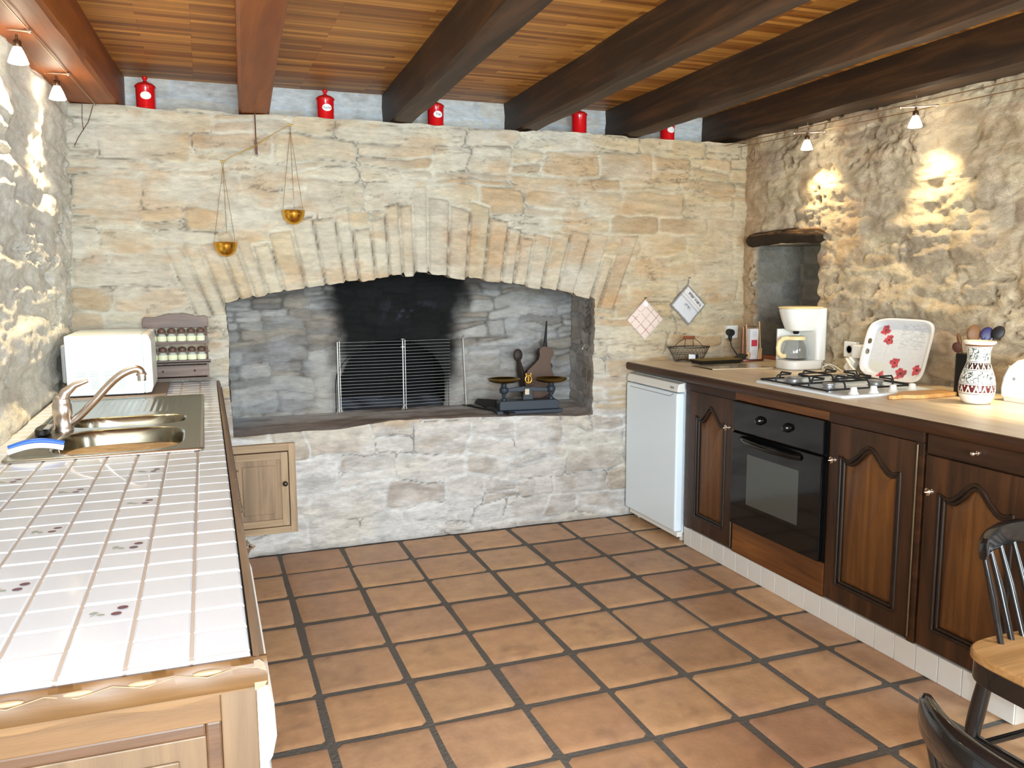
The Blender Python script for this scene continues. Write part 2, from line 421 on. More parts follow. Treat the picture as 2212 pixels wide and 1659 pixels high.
CREAM = [(222, 202, 166), (228, 210, 176), (220, 196, 158), (212, 196, 170), (226, 200, 154), (216, 186, 146), (222, 208, 182), (232, 218, 188), (206, 184, 152), (218, 188, 146)]
def front(x, z):
    """breast wall: displacement towards the room and colour at (x, z)"""
    sid, d = layout(x, z, 7, (0.075, 0.15), (0.16, 0.44))
    sid2, d2 = layout(x, z, 19, (0.10, 0.19), (0.17, 0.42), warp=0.075)
    low = sstep(0.70, 0.60, z)
    sid = np.where(z < 0.645, sid2 + 900000, sid); d = np.where(z < 0.645, d2, d)
    # voussoirs over the opening
    a = arch_ang(x, z); rad = np.sqrt((x - ACX) ** 2 + (z - ACZ) ** 2)
    j = np.clip(np.searchsorted(VB, a) - 1, 0, NV - 1)
    az = np.interp(x, AX, AZ)
    hgt = 0.24 + 0.16 * rnd(j, 9) + 0.07 * np.exp(-((a - 0.02) / 0.10) ** 2)
    inside = (a > VB[0]) & (a < VB[-1]) & (z < az + hgt) & (z > 0.7) & (z > az - 0.05)
    dv = np.minimum(np.minimum(a - VB[j], VB[j + 1] - a) * rad, az + hgt - z)
    sid = np.where(inside, 500000 + j, sid); d = np.where(inside, np.maximum(dv, 0), np.where((z < az + hgt + 0.02) & (z > az) & (a > VB[0]) & (a < VB[-1]), np.minimum(d, np.abs(z - az - hgt)), d))
    r1 = rnd(sid, 1); r2 = rnd(sid, 2); r3 = rnd(sid, 4)
    mort = palette(r1 * 0 + 0.1, [(236, 230, 210)])
    mort = mixc(mort, np.broadcast_to(s3((236, 235, 231)), mort.shape), sstep(1.25, 0.6, z))
    col = palette(r1, CREAM)
    col = mixc(col, palette(r2, [(192, 136, 92), (204, 146, 92), (186, 140, 108), (210, 158, 104)]), ((r3 > 0.86) * (0.10 + 0.35 * vn(x * 9, z * 14, 5))))
    # orange-brown weathering on particular stones, paler and pinker stones on the low hearth wall
    lowc = palette(r1, [(204, 192, 178), (210, 198, 184), (196, 184, 172), (212, 202, 190), (190, 176, 162), (202, 188, 170)])
    col = mixc(col, lowc, low)
    for cx, cz, sx, sz, c, k in ((-0.30, 1.98, 0.20, 0.042, (176, 112, 62), 0.95), (0.0, 1.855, 0.07, 0.03, (164, 96, 52), 0.85), (-0.42, 1.52, 0.10, 0.03, (190, 124, 62), 0.8), (2.95, 1.78, 0.13, 0.05, (212, 150, 78), 0.75),
                             (0.75, 2.02, 0.10, 0.05, (208, 158, 112), 0.6), (1.35, 1.60, 0.06, 0.14, (206, 160, 110), 0.7), (1.62, 1.52, 0.11, 0.13, (206, 156, 104), 0.7), (1.24, 1.60, 0.04, 0.16, (196, 144, 96), 0.7),
                             (2.86, 1.42, 0.13, 0.022, (166, 108, 70), 0.8), (2.2, 1.30, 0.09, 0.05, (218, 160, 92), 0.6), (2.75, 2.17, 0.14, 0.02, (206, 150, 92), 0.6), (0.5, 0.16, 0.3, 0.02, (190, 176, 160), 0.2), (2.18, 0.98, 0.08, 0.05, (200, 166, 110), 0.6)):
        t = np.exp(-(((x - cx) / sx) ** 4 + ((z - cz + 0.02 * (vn(x * 6, z * 6, 9) - 0.5)) / sz) ** 4)) * sstep(0.25, 0.6, fbm(x * 22, z * 40, 6, 3)) * k
        col = mixc(col, np.broadcast_to(s3(c), col.shape), t)
    # mortar smeared over the stones unevenly
    sm = fbm(x * 3.5, z * 7, 51, 4)
    m_ = sstep(0.002, 0.016, d) * np.clip(0.16 + 0.62 * r2 + (sm - 0.5) * 1.6, 0.05, 0.9)
    m_ = np.where(inside, sstep(0.001, 0.007, d) * np.clip(0.30 + 0.5 * r2 + (sm - 0.5) * 1.2, 0.15, .9), m_)
    m_ = np.clip(m_ * (1 + 0.9 * low), 0, 0.95) * (1 - 0.6 * low * sstep(0.46, 0.62, sm))
    c = mixc(mort, col, m_)
    st = fbm(x * 6, z * 34, 61, 4)                                   # bedding streaks
    c = c * (0.90 + 0.15 * sstep(0.3, 0.7, st))[..., None]
    c = mixc(c, np.broadcast_to(s3((224, 184, 138)), c.shape), 0.42 * (1 - low) * sstep(0.56, 0.72, fbm(x * 4.5 + 2, z * 11, 167, 4)))
    c = mixc(c, np.broadcast_to(s3((236, 230, 214)), c.shape), 0.55 * sstep(0.58, 0.70, fbm(x * 3 + 7, z * 5, 187, 4)))
    crack = (np.exp(-(d / 0.0028) ** 2) * sstep(0.48, 0.66, fbm(x * 5.5 + 3, z * 6.5, 88, 3)))
    bd = fbm(x * 2.2 + 4, z * 19, 141, 4)
    cs = np.maximum(np.exp(-((st - 0.5) / 0.010) ** 2) * sstep(0.58, 0.70, fbm(x * 4 + 9, z * 4, 93, 2)), np.exp(-((bd - 0.5) / 0.011) ** 2) * sstep(0.52, 0.66, fbm(x * 6 + 1, z * 7, 99, 2))) * (1 - inside)
    crack = np.clip(crack * np.where(inside, 1.6, 1.0) + 0.62 * cs * (1 - 0.4 * low), 0, 1)
    c = c * (1 - 0.13 * (1 - low))[..., None]
    lamp_warm = sstep(1.9, 2.5, x + 0.5 * (fbm(x * 2, z * 2, 911, 3) - 0.5)) * (1 - low) * (0.75 + 0.5 * (fbm(x * 7, z * 11, 921, 3) - 0.5))   # warm lamp light painted into the stone colour right of the arch
    c = c * (1 - lamp_warm[..., None] * np.array((0.02, 0.17, 0.38)))
    crack = np.maximum(crack, inside * 0.9 * np.exp(-(d / 0.0042) ** 2) * sstep(0.26, 0.02, z - az) * sstep(0.38, 0.6, fbm(x * 9, z * 3, 444, 2)))
    c = mixc(c, np.broadcast_to(s3((124, 104, 84)), c.shape), np.clip(crack * 0.8, 0, 0.85))
    # uneven darker band along the floor, fine mottling on the low wall
    c = mixc(c, np.broadcast_to(s3((150, 140, 128)), c.shape), 0.55 * sstep(0.035, 0.0, z + 0.02 * (fbm(x * 11, z * 9, 4) - 0.5)))
    lt = fbm(x * 13, z * 30, 201, 4); c = c * (1 - 0.14 * low * sstep(0.52, 0.62, lt))[..., None]
    h = (r1 - 0.4) * 0.010 * m_ + 0.010 * sstep(0.0, 0.02, d) * (0.3 + 0.7 * r2) + 0.016 * (fbm(x * 9, z * 17, 71, 5) - 0.5) + 0.02 * (fbm(x * 1.7, z * 1.9, 72, 2) - 0.5) - 0.012 * crack
    h = h + 0.012 * inside * sstep(0, 0.012, d) - 0.004 * inside
    return h, c
def fpatch(ux, z, flip=False):
    h, c = front(ux, z)
    return (np.stack([ux, YB - h, z], -1), c, flip, None)
S = 0.0075
patches = []
z0 = lin(0, 1, 2.22 / 300); 
# left of the opening, right of it, under it, over it
U, T = grid(lin(0, 1, S / 0.72), lin(0, 1, S / 2.21))
Z = T * 2.213; X0 = -0.66; XX = X0 + U * (xl(Z) - X0); zt = ledge_z(XX); Z2 = Z * zt / 2.213
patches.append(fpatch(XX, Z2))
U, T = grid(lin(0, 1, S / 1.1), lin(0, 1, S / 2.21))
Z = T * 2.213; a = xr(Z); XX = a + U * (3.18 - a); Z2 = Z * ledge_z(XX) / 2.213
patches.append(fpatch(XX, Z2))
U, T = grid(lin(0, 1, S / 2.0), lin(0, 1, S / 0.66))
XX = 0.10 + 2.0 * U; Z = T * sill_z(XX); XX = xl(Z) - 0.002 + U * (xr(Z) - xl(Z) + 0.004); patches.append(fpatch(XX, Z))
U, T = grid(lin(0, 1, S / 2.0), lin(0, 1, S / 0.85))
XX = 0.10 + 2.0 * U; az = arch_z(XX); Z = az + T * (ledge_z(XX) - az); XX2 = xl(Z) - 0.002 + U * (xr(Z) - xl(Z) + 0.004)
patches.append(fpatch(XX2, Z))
# soffit of the arch, jamb reveals, top of the ledge
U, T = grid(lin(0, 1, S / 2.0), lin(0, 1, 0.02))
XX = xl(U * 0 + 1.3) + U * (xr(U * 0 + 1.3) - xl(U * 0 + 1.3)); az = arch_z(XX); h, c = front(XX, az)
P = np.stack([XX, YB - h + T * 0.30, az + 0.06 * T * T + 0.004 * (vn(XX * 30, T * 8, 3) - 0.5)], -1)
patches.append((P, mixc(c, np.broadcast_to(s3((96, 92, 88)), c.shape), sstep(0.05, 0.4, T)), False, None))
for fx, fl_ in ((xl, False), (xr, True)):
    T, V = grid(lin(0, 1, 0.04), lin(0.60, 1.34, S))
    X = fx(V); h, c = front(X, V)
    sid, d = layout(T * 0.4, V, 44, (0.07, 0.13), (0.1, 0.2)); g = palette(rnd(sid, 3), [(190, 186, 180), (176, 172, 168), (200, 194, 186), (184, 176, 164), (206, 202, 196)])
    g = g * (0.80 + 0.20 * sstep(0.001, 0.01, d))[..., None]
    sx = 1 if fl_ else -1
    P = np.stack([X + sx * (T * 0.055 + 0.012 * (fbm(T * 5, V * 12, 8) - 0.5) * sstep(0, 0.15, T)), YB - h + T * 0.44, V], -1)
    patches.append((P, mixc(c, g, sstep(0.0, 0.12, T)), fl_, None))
U, T = grid(lin(-0.66, 3.18, 0.012), lin(0, 1, 0.06)); h, c = front(U, ledge_z(U))
patches.append((np.stack([U, YB - h + T * 0.34, ledge_z(U) - 0.004 * T], -1), c, False, None))
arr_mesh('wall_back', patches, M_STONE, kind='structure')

# set-back wall between the beams above the ledge
U, V = grid(lin(-0.7, 3.3, 0.012), lin(2.18, 2.47, 0.012))
sid, d = layout(U, V, 91, (0.12, 0.2), (0.25, 0.5))
c = mixc(np.broadcast_to(s3((236, 246, 250)), U.shape + (3,)), palette(rnd(sid, 3), [(240, 240, 232), (236, 238, 234), (242, 240, 226), (238, 232, 214)]), sstep(0.0, 0.012, d) * 0.7)
c = mixc(c, np.broadcast_to(s3((184, 180, 170)), c.shape), 0.4 * sstep(0.6, 0.75, fbm(U * 12, V * 12, 5)))
arr_mesh('wall_upper', [(np.stack([U, 4.62 - 0.012 * fbm(U * 8, V * 8, 12) - 0.004 * sstep(0, .01, d), V], -1), c, False, None)], M_STONE, kind='structure')

# ---- fireplace interior (one thing): back wall with sooted oven mouth, side walls, hearth slab
fp = thing('fireplace', 'sooted stone fireplace recess under the arch with a black oven mouth in its back wall', 'fireplace', (1.1, 4.55, 0.6))
GREY = [(180, 178, 170), (162, 160, 154), (194, 191, 184), (150, 146, 140), (172, 163, 150), (196, 193, 186), (160, 152, 141), (184, 181, 176)]
YK = 4.77; MC, MW, MS, MT = 1.015, 0.31, 0.80, 1.06
def inmouth(x, z):
    zz = np.clip((z - MS) / (MT - MS), 0, 1)
    w = np.where(z < MS, MW * (1 - 0.06 * sstep(0.65, 0.85, MS - z + 0.6)), MW * np.sqrt(np.clip(1 - zz ** 2, 0, 1)))
    return (np.abs(x - MC) < w + 0.006 * (vn(z * 30, x * 0, 3) - 0.5)) & (z < MT)
def kiln(x, z):
    sid, d = layout(x, z, 133, (0.055, 0.12), (0.10, 0.30), warp=0.05, split=0.75)
    r1 = rnd(sid, 1)
    ck = sstep(0.42, 0.6, fbm(x * 6, z * 7, 333, 3)); c = palette(r1, GREY) * (1 - (0.16 + 0.34 * ck) * (1 - sstep(0.0, 0.005 + 0.004 * ck, d)))[..., None]
    c = mixc(c, np.broadcast_to(s3((190, 192, 194)), c.shape), 0.4 * sstep(0.54, 0.68, fbm(x * 5, z * 14, 301, 4)))
    pl = sstep(0.5, 0.6, x) * sstep(0.66, 0.9, 1.75 - z) * 0.75 * sstep(2.0, 1.3, x + 0.15 * fbm(x * 4, z * 4, 2))  # cement render round the mouth
    pl = np.clip(pl * sstep(1.08, 0.98, z + 0.1 * (fbm(x * 7, z * 7, 21) - 0.5)), 0, 1)
    c = mixc(c, np.broadcast_to(s3((196, 192, 184)), c.shape), pl)
    c = c * (0.72 + 0.52 * fbm(x * 12, z * 30, 9, 5))[..., None]
    # soot plume rising from the mouth
    w = 0.315 + 0.10 * sstep(0.95, 1.4, z) + 0.16 * (fbm(x * 6, z * 7, 14, 5) - 0.5)
    so = sstep(w + 0.11, w - 0.04, np.abs(x - MC - 0.03 - 0.02 * (z - 1))) * sstep(0.60, 0.9, z + 0.25 * (1 - sstep(0.25, 0.36, np.abs(x - MC))))
    so = np.maximum(so, 0.78 * sstep(1.20, 1.52, z + 0.16 * (fbm(x * 5, z * 5, 3) - 0.5)))
    fl2 = sstep(0.60, 0.72, fbm(x * 22, z * 26, 17)) * np.exp(-(((x - 1.12) / 0.14) ** 2 + ((z - 1.22) / 0.07) ** 2)) * 0.45
    c = mixc(c, np.broadcast_to(s3((15, 16, 17)), c.shape), np.clip(so, 0, 1) * 0.985)
    c = mixc(c, np.broadcast_to(s3((90, 96, 112)), c.shape), fl2)
    h = 0.014 * sstep(0, 0.014, d) * (0.3 + 0.9 * r1) * (1 - 0.7 * pl) + 0.014 * (fbm(x * 8, z * 11, 5) - 0.5)
    return h, c
U, V = grid(lin(0.0, 2.24, 0.008), lin(0.58, 1.75, 0.008))
h, c = kiln(U, V); keep = ~inmouth(U, V)
slope = 0.0
kb = arr_mesh('back_wall', [(np.stack([U, YK - h, V], -1), c, False, keep)], M_STONE, fp)
# oven chamber behind the mouth
pts = [(MC - MW, 0.60), (MC - MW, MS)] + [(MC - MW * math.cos(t), MS + (MT - MS) * math.sin(t)) for t in np.linspace(0, math.pi, 24)] + [(MC + MW, 0.60)]
pts = np.array(pts); T = np.linspace(0, 1, 12)
PX = np.array([[((p[0] - MC) * (1.08 + 0.25 * t) + MC, YK - 0.02 + 0.62 * t, (p[1] - 0.6) * (1.02 + 0.1 * t) + 0.6) for p in pts] for t in T])
oc = np.broadcast_to(s3((26, 27, 28)), PX.shape) * (0.8 + 0.8 * vn(PX[..., 0] * 20, PX[..., 2] * 20, 3))[..., None]
U, V = grid(lin(0.5, 1.5, 0.05), lin(0.58, 1.15, 0.05))
U2, V2 = grid(lin(0.60, 1.45, 0.02), lin(4.75, 5.40, 0.02))
fc = mixc(np.broadcast_to(s3((150, 162, 184)), U2.shape + (3,)), np.broadcast_to(s3((92, 100, 112)), U2.shape + (3,)), sstep(.4, .6, fbm(U2 * 9, V2 * 9, 3)))
arr_mesh('oven_chamber', [(PX, oc, True, None), (np.stack([U, U * 0 + 5.38, V], -1), np.broadcast_to(s3((22, 23, 24)), U.shape + (3,)), False, None), (np.stack([U2, V2, U2 * 0 + 0.652], -1), fc, False, None)], M_STONE, fp)
for sx, x0, x1, nm in ((1, 2.105, 2.19, 'side_wall'), (-1, 0.095, 0.04, 'side_wall')):
    T, V = grid(lin(0, 1, 0.02), lin(0.58, 1.75, 0.009))
    sid, d = layout(T * 0.5 + 2, V, 71, (0.05, 0.11), (0.08, 0.18)); r1 = rnd(sid, 1)
    c = palette(r1, GREY) * (0.6 + 0.4 * sstep(0, 0.009, d))[..., None]
    c = mixc(c, np.broadcast_to(s3((20, 20, 20)), c.shape), 0.7 * sstep(1.25, 1.55, V))
    P = np.stack([x0 + (x1 - x0) * T - sx * 0.012 * r1 * sstep(0, .01, d), YB + 0.05 + T * 0.46, V], -1)
    arr_mesh(nm, [(P, c, sx > 0, None)], M_STONE, fp)
U, T = grid(lin(0, 1, 0.005), lin(0, 1, 0.018)); U = 0.092 - 0.06 * sstep(0, 0.1, T) + U * (2.016 + 0.13 * sstep(0, 0.1, T))
h, _ = front(U, sill_z(U)); zz = sill_z(U)
yy = (YB - h + 0.001) * (1 - T) + 4.80 * T
c = mixc(np.broadcast_to(s3((156, 146, 136)), U.shape + (3,)), np.broadcast_to(s3((206, 202, 198)), U.shape + (3,)), sstep(0.3, 0.65, fbm(U * 5, yy * 9, 8)))
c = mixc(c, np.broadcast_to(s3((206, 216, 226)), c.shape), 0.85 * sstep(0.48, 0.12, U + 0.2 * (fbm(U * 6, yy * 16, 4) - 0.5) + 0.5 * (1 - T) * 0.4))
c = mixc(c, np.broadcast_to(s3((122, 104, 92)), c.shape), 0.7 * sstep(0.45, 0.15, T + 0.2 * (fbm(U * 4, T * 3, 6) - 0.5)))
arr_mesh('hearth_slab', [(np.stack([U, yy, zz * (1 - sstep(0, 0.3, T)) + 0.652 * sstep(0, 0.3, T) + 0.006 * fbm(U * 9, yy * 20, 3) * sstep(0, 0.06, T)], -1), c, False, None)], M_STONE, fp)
mb = MB(); mb.box((-0.05, 4.45, 1.72), (2.3, 4.9, 1.76)); mb.build('flue_cover', plain('soot_black', (18, 17, 16), 0.95), fp)

# ---- right wall with the niche
XRW = 3.12
def rough(y, z, seed, dark=0):
    sid, d = layout(y, z, seed, (0.09, 0.19), (0.16, 0.5), warp=0.055, split=0.55)
    r1, r2, r3 = rnd(sid, 1), rnd(sid, 2), rnd(sid, 4)
    col = palette(r1, [(220, 198, 166), (208, 186, 156), (226, 208, 178), (200, 182, 158), (216, 190, 152), (206, 190, 168), (230, 212, 176), (198, 176, 150)])
    col = mixc(col, palette(r2, [(178, 120, 78), (190, 134, 90), (168, 128, 100)]), (r3 > 0.84) * (0.15 + 0.4 * vn(y * 9, z * 12, 5)))
    sm = fbm(y * 3, z * 4, seed + 3, 4)
    m_ = sstep(0.001, 0.014, d) * np.clip(0.25 + 0.55 * r2 + 1.4 * (sm - 0.5), 0.1, 0.9)
    c = mixc(np.broadcast_to(s3((226, 208, 176)), col.shape), col, m_)
    c = c * (0.86 + 0.24 * sstep(0.3, 0.7, fbm(y * 9, z * 22, seed + 4)))[..., None]
    rg = fbm(y * 14, z * 18, seed + 8, 5)
    pit = sstep(0.58, 0.70, fbm(y * 20, z * 30, seed + 9, 5)) * sstep(0.45, 0.6, fbm(y * 3.1, z * 3.3, seed + 10, 2))
    h = 0.010 * sstep(0, 0.03, d) * (0.1 + 1.0 * r1) + 0.034 * (rg - 0.5) + 0.04 * (fbm(y * 2.2, z * 2.6, seed + 6, 3) - 0.5) - 0.016 * pit + 0.022 * sstep(0.35, 0.65, fbm(y * 2.6, z * 8.5, seed + 31, 4))
    c = mixc(c, np.broadcast_to(s3((128, 104, 78)), c.shape), 0.45 * pit)
    return h, c
NY0, NY1, NZ1 = 3.63, 4.20, 1.60
def rpatch(ya, yb, za, zb, step, seed=211):
    U, V = grid(lin(ya, yb, step), lin(za, zb, step)); h, c = rough(U, V, seed)
    fade = sstep(YB + 0.02, YB - 0.12, U)
    c = mixc(c, np.broadcast_to(s3((216, 180, 138)), c.shape), 0.55 * sstep(4.0, 4.25, U))
    return (np.stack([XRW - h * (0.4 + 0.6 * fade), U, V], -1), c, True, None)
pt = [rpatch(-2.2, 1.4, 0, 2.6, 0.05), rpatch(1.4, 2.3, 0.9, 2.6, 0.0085), rpatch(2.3, NY0, 0.9, 2.42, 0.0075), rpatch(NY0, NY1, NZ1, 2.42, 0.0085), rpatch(NY1, 4.36, 0.9, 2.42, 0.0085), rpatch(1.4, 4.7, 0, 0.9, 0.08), rpatch(4.36, 4.7, 2.1, 2.5, 0.03)]
ND = 0.34
def nichec(a, b, s): return mixc(palette(vn(a * 9, b * 9, s), [(164, 162, 150), (176, 172, 162), (152, 152, 146), (170, 164, 144)]), np.broadcast_to(s3((140, 130, 110)), a.shape + (3,)), 0.6 * sstep(0.45, 0.7, fbm(a * 5, b * 5, s)))
U, V = grid(lin(NY0, NY1, 0.012), lin(0.9, NZ1, 0.012)); pt.append((np.stack([XRW + ND - 0.03 * fbm(U * 7, V * 7, 3), U, V], -1), nichec(U, V, 5), True, None))
for y_, fl_ in ((NY0, False), (NY1, True)):
    T, V = grid(lin(0, 1, 0.05), lin(0.9, NZ1 + 0.01, 0.01)); h, c = rough(V * 0 + y_, V, 211)
    c = mixc(c, nichec(T * 0.3, V, 8), sstep(0.02, 0.12, T))
    jag = 0.012 * (vn(V * 30, V * 0, 6) - 0.5) * sstep(0, 0.1, T)
    pt.append((np.stack([XRW - h * (1 - T) + ND * T, y_ + jag, V], -1), c, fl_, None))
U, T = grid(lin(NY0, NY1, 0.02), lin(0, 1, 0.08)); pt.append((np.stack([XRW - 0.01 + (ND + 0.01) * T, U, U * 0 + NZ1], -1), nichec(U, T, 8), True, None))
pt.append((np.stack([XRW - 0.01 + (ND + 0.01) * T, U, U * 0 + 0.925], -1), np.broadcast_to(s3((176, 120, 84)), U.shape + (3,)), False, None))
U, V = grid(lin(-2.2, 5.5, 0.5), lin(-0.1, 2.6, 0.5)); oc_ = np.broadcast_to(s3((120, 110, 96)), U.shape + (3,)); pt.append((np.stack([U * 0 + 3.6, U, V], -1), oc_, True, None))  # unseen plane added behind the wall against sky light leaks
arr_mesh('wall_right', pt, M_STONE_R, kind='structure')

# worm-eaten wooden lintel over the niche
U, T = grid(lin(0, 1, 0.01), np.linspace(0, 2 * math.pi, 33))
ly = 3.585 + 0.66 * U; rad = 0.031 + 0.011 * fbm(U * 7, np.cos(T) * 2 + 5, 5) + 0.005 * vn(U * 3, T * 8, 9)
rad = rad * (0.55 + 0.45 * sstep(0, 0.06, U) * sstep(1.0, 0.97, U))
lz = 1.633 + 0.016 * np.sin(U * 3) - 0.004 * U
c = mixc(np.broadcast_to(s3((58, 44, 30)), U.shape + (3,)), np.broadcast_to(s3((150, 112, 78)), U.shape + (3,)), sstep(0.45, 0.65, fbm(U * 5, np.sin(T) * 9, 7)) * sstep(-0.2, 0.7, np.sin(T)))
P = np.stack([XRW - 0.012 + np.cos(T) * rad * 1.3, ly, lz + np.sin(T) * rad], -1)
o = arr_mesh('niche_lintel', [(P, c, True, None)], M_STONE, origin=(XRW, 3.9, 1.6)); prop(o, 'dark worm-eaten wooden lintel over the niche in the right stone wall', 'lintel')

# ---- left wall (leans in and towards the back)
def lx(y, z): return -0.615 + (z - 0.93) * (0.065 + 0.034 * (y - 4.317))
pt = []
for ya, yb, za, zb, st in ((2.2, 4.36, 0.85, 2.44, 0.0078), (-2.2, 2.2, 0, 2.6, 0.05), (2.2, 4.7, 0, 0.85, 0.08), (4.36, 4.7, 2.1, 2.5, 0.03)):
    U, V = grid(lin(ya, yb, st), lin(za, zb, st)); h, c = rough(U * 0.45, V, 377)
    c = mixc(c, np.broadcast_to(s3((252, 249, 238)), c.shape), 0.80)
    pt.append((np.stack([lx(U, V) + h - 0.012, U, V], -1), c, False, None))
U, V = grid(lin(-2.2, 5.5, 0.5), lin(-0.1, 2.6, 0.5)); pt.append((np.stack([U * 0 - 0.88, U, V], -1), oc_, False, None))  # unseen plane added outside the left wall against light leaks
U, V = grid(lin(-0.88, 3.6, 0.5), lin(-0.1, 2.6, 0.5)); pt.append((np.stack([U, U * 0 + 5.5, V], -1), np.broadcast_to(s3((120, 110, 96)), U.shape + (3,)), False, None))  # likewise behind the back wall, added to stop leaks
arr_mesh('wall_left', pt, M_STONE_R, kind='structure')

# ---- wall behind the camera: opening of the glazed door
mb = MB()
for a, b in (((-1.2, -2.06, 0), (-0.45, -2.0, 2.6)), ((1.25, -2.06, 0), (3.5, -2.0, 2.6)), ((-0.45, -2.06, 2.15), (1.25, -2.0, 2.6))): mb.box(a, b)
struct(mb.build('wall_rear', M_PLASTER))
mb = MB()
for x in (-0.45, 0.36, 1.19): mb.box((x, -2.05, 0), (x + 0.06, -2.01, 2.15))
for z in (0.0, 1.05, 2.09): mb.box((-0.45, -2.05, z), (1.25, -2.01, z + 0.06))
struct(mb.build('door_1', M_WHITEP))

# ---- floor of square terracotta tiles
TS, G = 0.315, 0.0075
vs_, cs_, fs_ = [], [], []
rg = np.random.default_rng(5); pt = []
for i in range(-4, 10):
    for j in range(-7, 20):
        x0 = 0.3025 + i * TS; y1 = 4.006 + TS - j * TS; y0 = y1 - TS
        if x0 > 3.2 or x0 + TS < -0.7 or y0 < -2.1 or y1 > 4.75: continue
        near = y0 > 0.5
        n = 15 if near else 3
        A, B = grid(np.linspace(0, 1, n), np.linspace(0, 1, n))
        gg = G + 0.0015 * rg.standard_normal()
        A2 = x0 + gg + A * (TS - 2 * gg); B2 = y0 + gg + B * (TS - 2 * gg)
        e = np.minimum(np.minimum(A, 1 - A), np.minimum(B, 1 - B)) * TS
        A2 = A2 + 0.0012 * (vn(B2 * 14, A2 * 14, 3) - 0.5) * (e < 0.01); B2 = B2 + 0.0025 * (vn(A2 * 14, B2 * 9, 4) - 0.5) * (e < 0.01)
        zz = -0.006 + 0.006 * sstep(-0.001, 0.012, e) + rg.uniform(-0.0008, 0.0008) + (A - .5) * rg.uniform(-.0015, .0015) + (B - .5) * rg.uniform(-.0015, .0015) + 0.0012 * (fbm(A2 * 6, B2 * 6, 4) - 0.5)
        base = s3([(188, 148, 110), (180, 140, 104), (192, 154, 116), (176, 136, 102), (186, 148, 114), (196, 156, 116)][rg.integers(6)]) * rg.uniform(0.92, 1.06)
        c = np.broadcast_to(base, A.shape + (3,)) * (0.86 + 0.26 * fbm(A2 * 5, B2 * 7, 6))[..., None]
        c = mixc(c, np.broadcast_to(s3((174, 138, 116)), c.shape), 0.5 * sstep(0.55, 0.75, fbm(A2 * 3, B2 * 3, 26)))
        if near: c = mixc(c, np.broadcast_to(s3((120, 92, 72)), c.shape), 0.35 * sstep(0.66, 0.8, fbm(A2 * 16, B2 * 16, 12)))
        pt.append((np.stack([A2, B2, zz], -1), c, False, None))
U, V = grid(lin(-0.8, 3.4, 0.5), lin(-2.1, 4.8, 0.5))
fo = arr_mesh('floor', pt, [M_TERRA, M_GROUT], kind='structure')
mb = MB(); mb.box((-0.8, -2.1, -0.08), (3.6, 5.5, -0.0045)); mb.build('floor_grout', M_GROUT, fo)

# ---- ceiling of narrow parquet strips, and the beams
SL = 0.01085
def ceil_z(y): return 2.408 + SL * (y - 4.6)
m_, nt, b = newmat('parquet_ceiling')
tc = N(nt, 'ShaderNodeTexCoord'); br = N(nt, 'ShaderNodeTexBrick'); br.offset = 0.37; br.offset_frequency = 3; br.squash = 1
br.inputs['Scale'].default_value = 1; br.inputs['Brick Width'].default_value = 0.52; br.inputs['Row Height'].default_value = 0.034
br.inputs['Mortar Size'].default_value = 0.0006; br.inputs['Bias'].default_value = -0.1
br.inputs['Color1'].default_value = srgb(146, 86, 24); br.inputs['Color2'].default_value = srgb(218, 154, 68); br.inputs['Mortar'].default_value = srgb(70, 40, 20)
nz = N(nt, 'ShaderNodeTexNoise'); mp = N(nt, 'ShaderNodeMapping'); mp.inputs['Scale'].default_value = (1.5, 40, 40); nz.inputs['Scale'].default_value = 1; nz.inputs['Detail'].default_value = 6
nt.links.new(tc.outputs['Object'], mp.inputs['Vector']); nt.links.new(mp.outputs['Vector'], nz.inputs['Vector']); nt.links.new(tc.outputs['Object'], br.inputs['Vector'])
mr = N(nt, 'ShaderNodeMapRange'); mr.inputs['From Min'].default_value = .3; mr.inputs['From Max'].default_value = .7; mr.inputs['To Min'].default_value = 0.62; mr.inputs['To Max'].default_value = 1.25
nt.links.new(nz.outputs['Fac'], mr.inputs['Value'])
mx = N(nt, 'ShaderNodeMix', data_type='RGBA', blend_type='MULTIPLY'); mx.inputs['Factor'].default_value = 1
nt.links.new(br.outputs['Color'], mx.inputs['A']); nt.links.new(mr.outputs['Result'], mx.inputs['B']); nt.links.new(mx.outputs['Result'], b.inputs['Base Color'])
b.inputs['Roughness'].default_value = 0.5
M_CEIL = m_
mb = MB(); mb.prism([(-2.2, ceil_z(-2.2)), (5.52, ceil_z(5.52)), (5.52, 2.55), (-2.2, 2.55)], 'X', -0.9, 3.6)
struct(mb.build('ceiling', M_CEIL, origin=(0, 0, 0)))
beams = [(-0.64, -0.33, 'thick brown ceiling beam against the left wall', M_BEAM_O, 0.0), (0.198, 0.34, 'orange-brown ceiling beam above the hanging brass scale', M_BEAM_O, 0.0),
         (0.945, 1.062, 'dark ceiling beam over the middle of the arch, half hiding a red jar', M_BEAM, 0.0), (1.65, 1.755, 'dark ceiling beam third from the right wall', M_BEAM, 0.0),
         (2.295, 2.395, 'dark ceiling beam beside the one resting on the right wall', M_BEAM, 0.0), (2.97, 3.30, 'dark ceiling beam along the top of the right stone wall', M_BEAM, 0.02)]
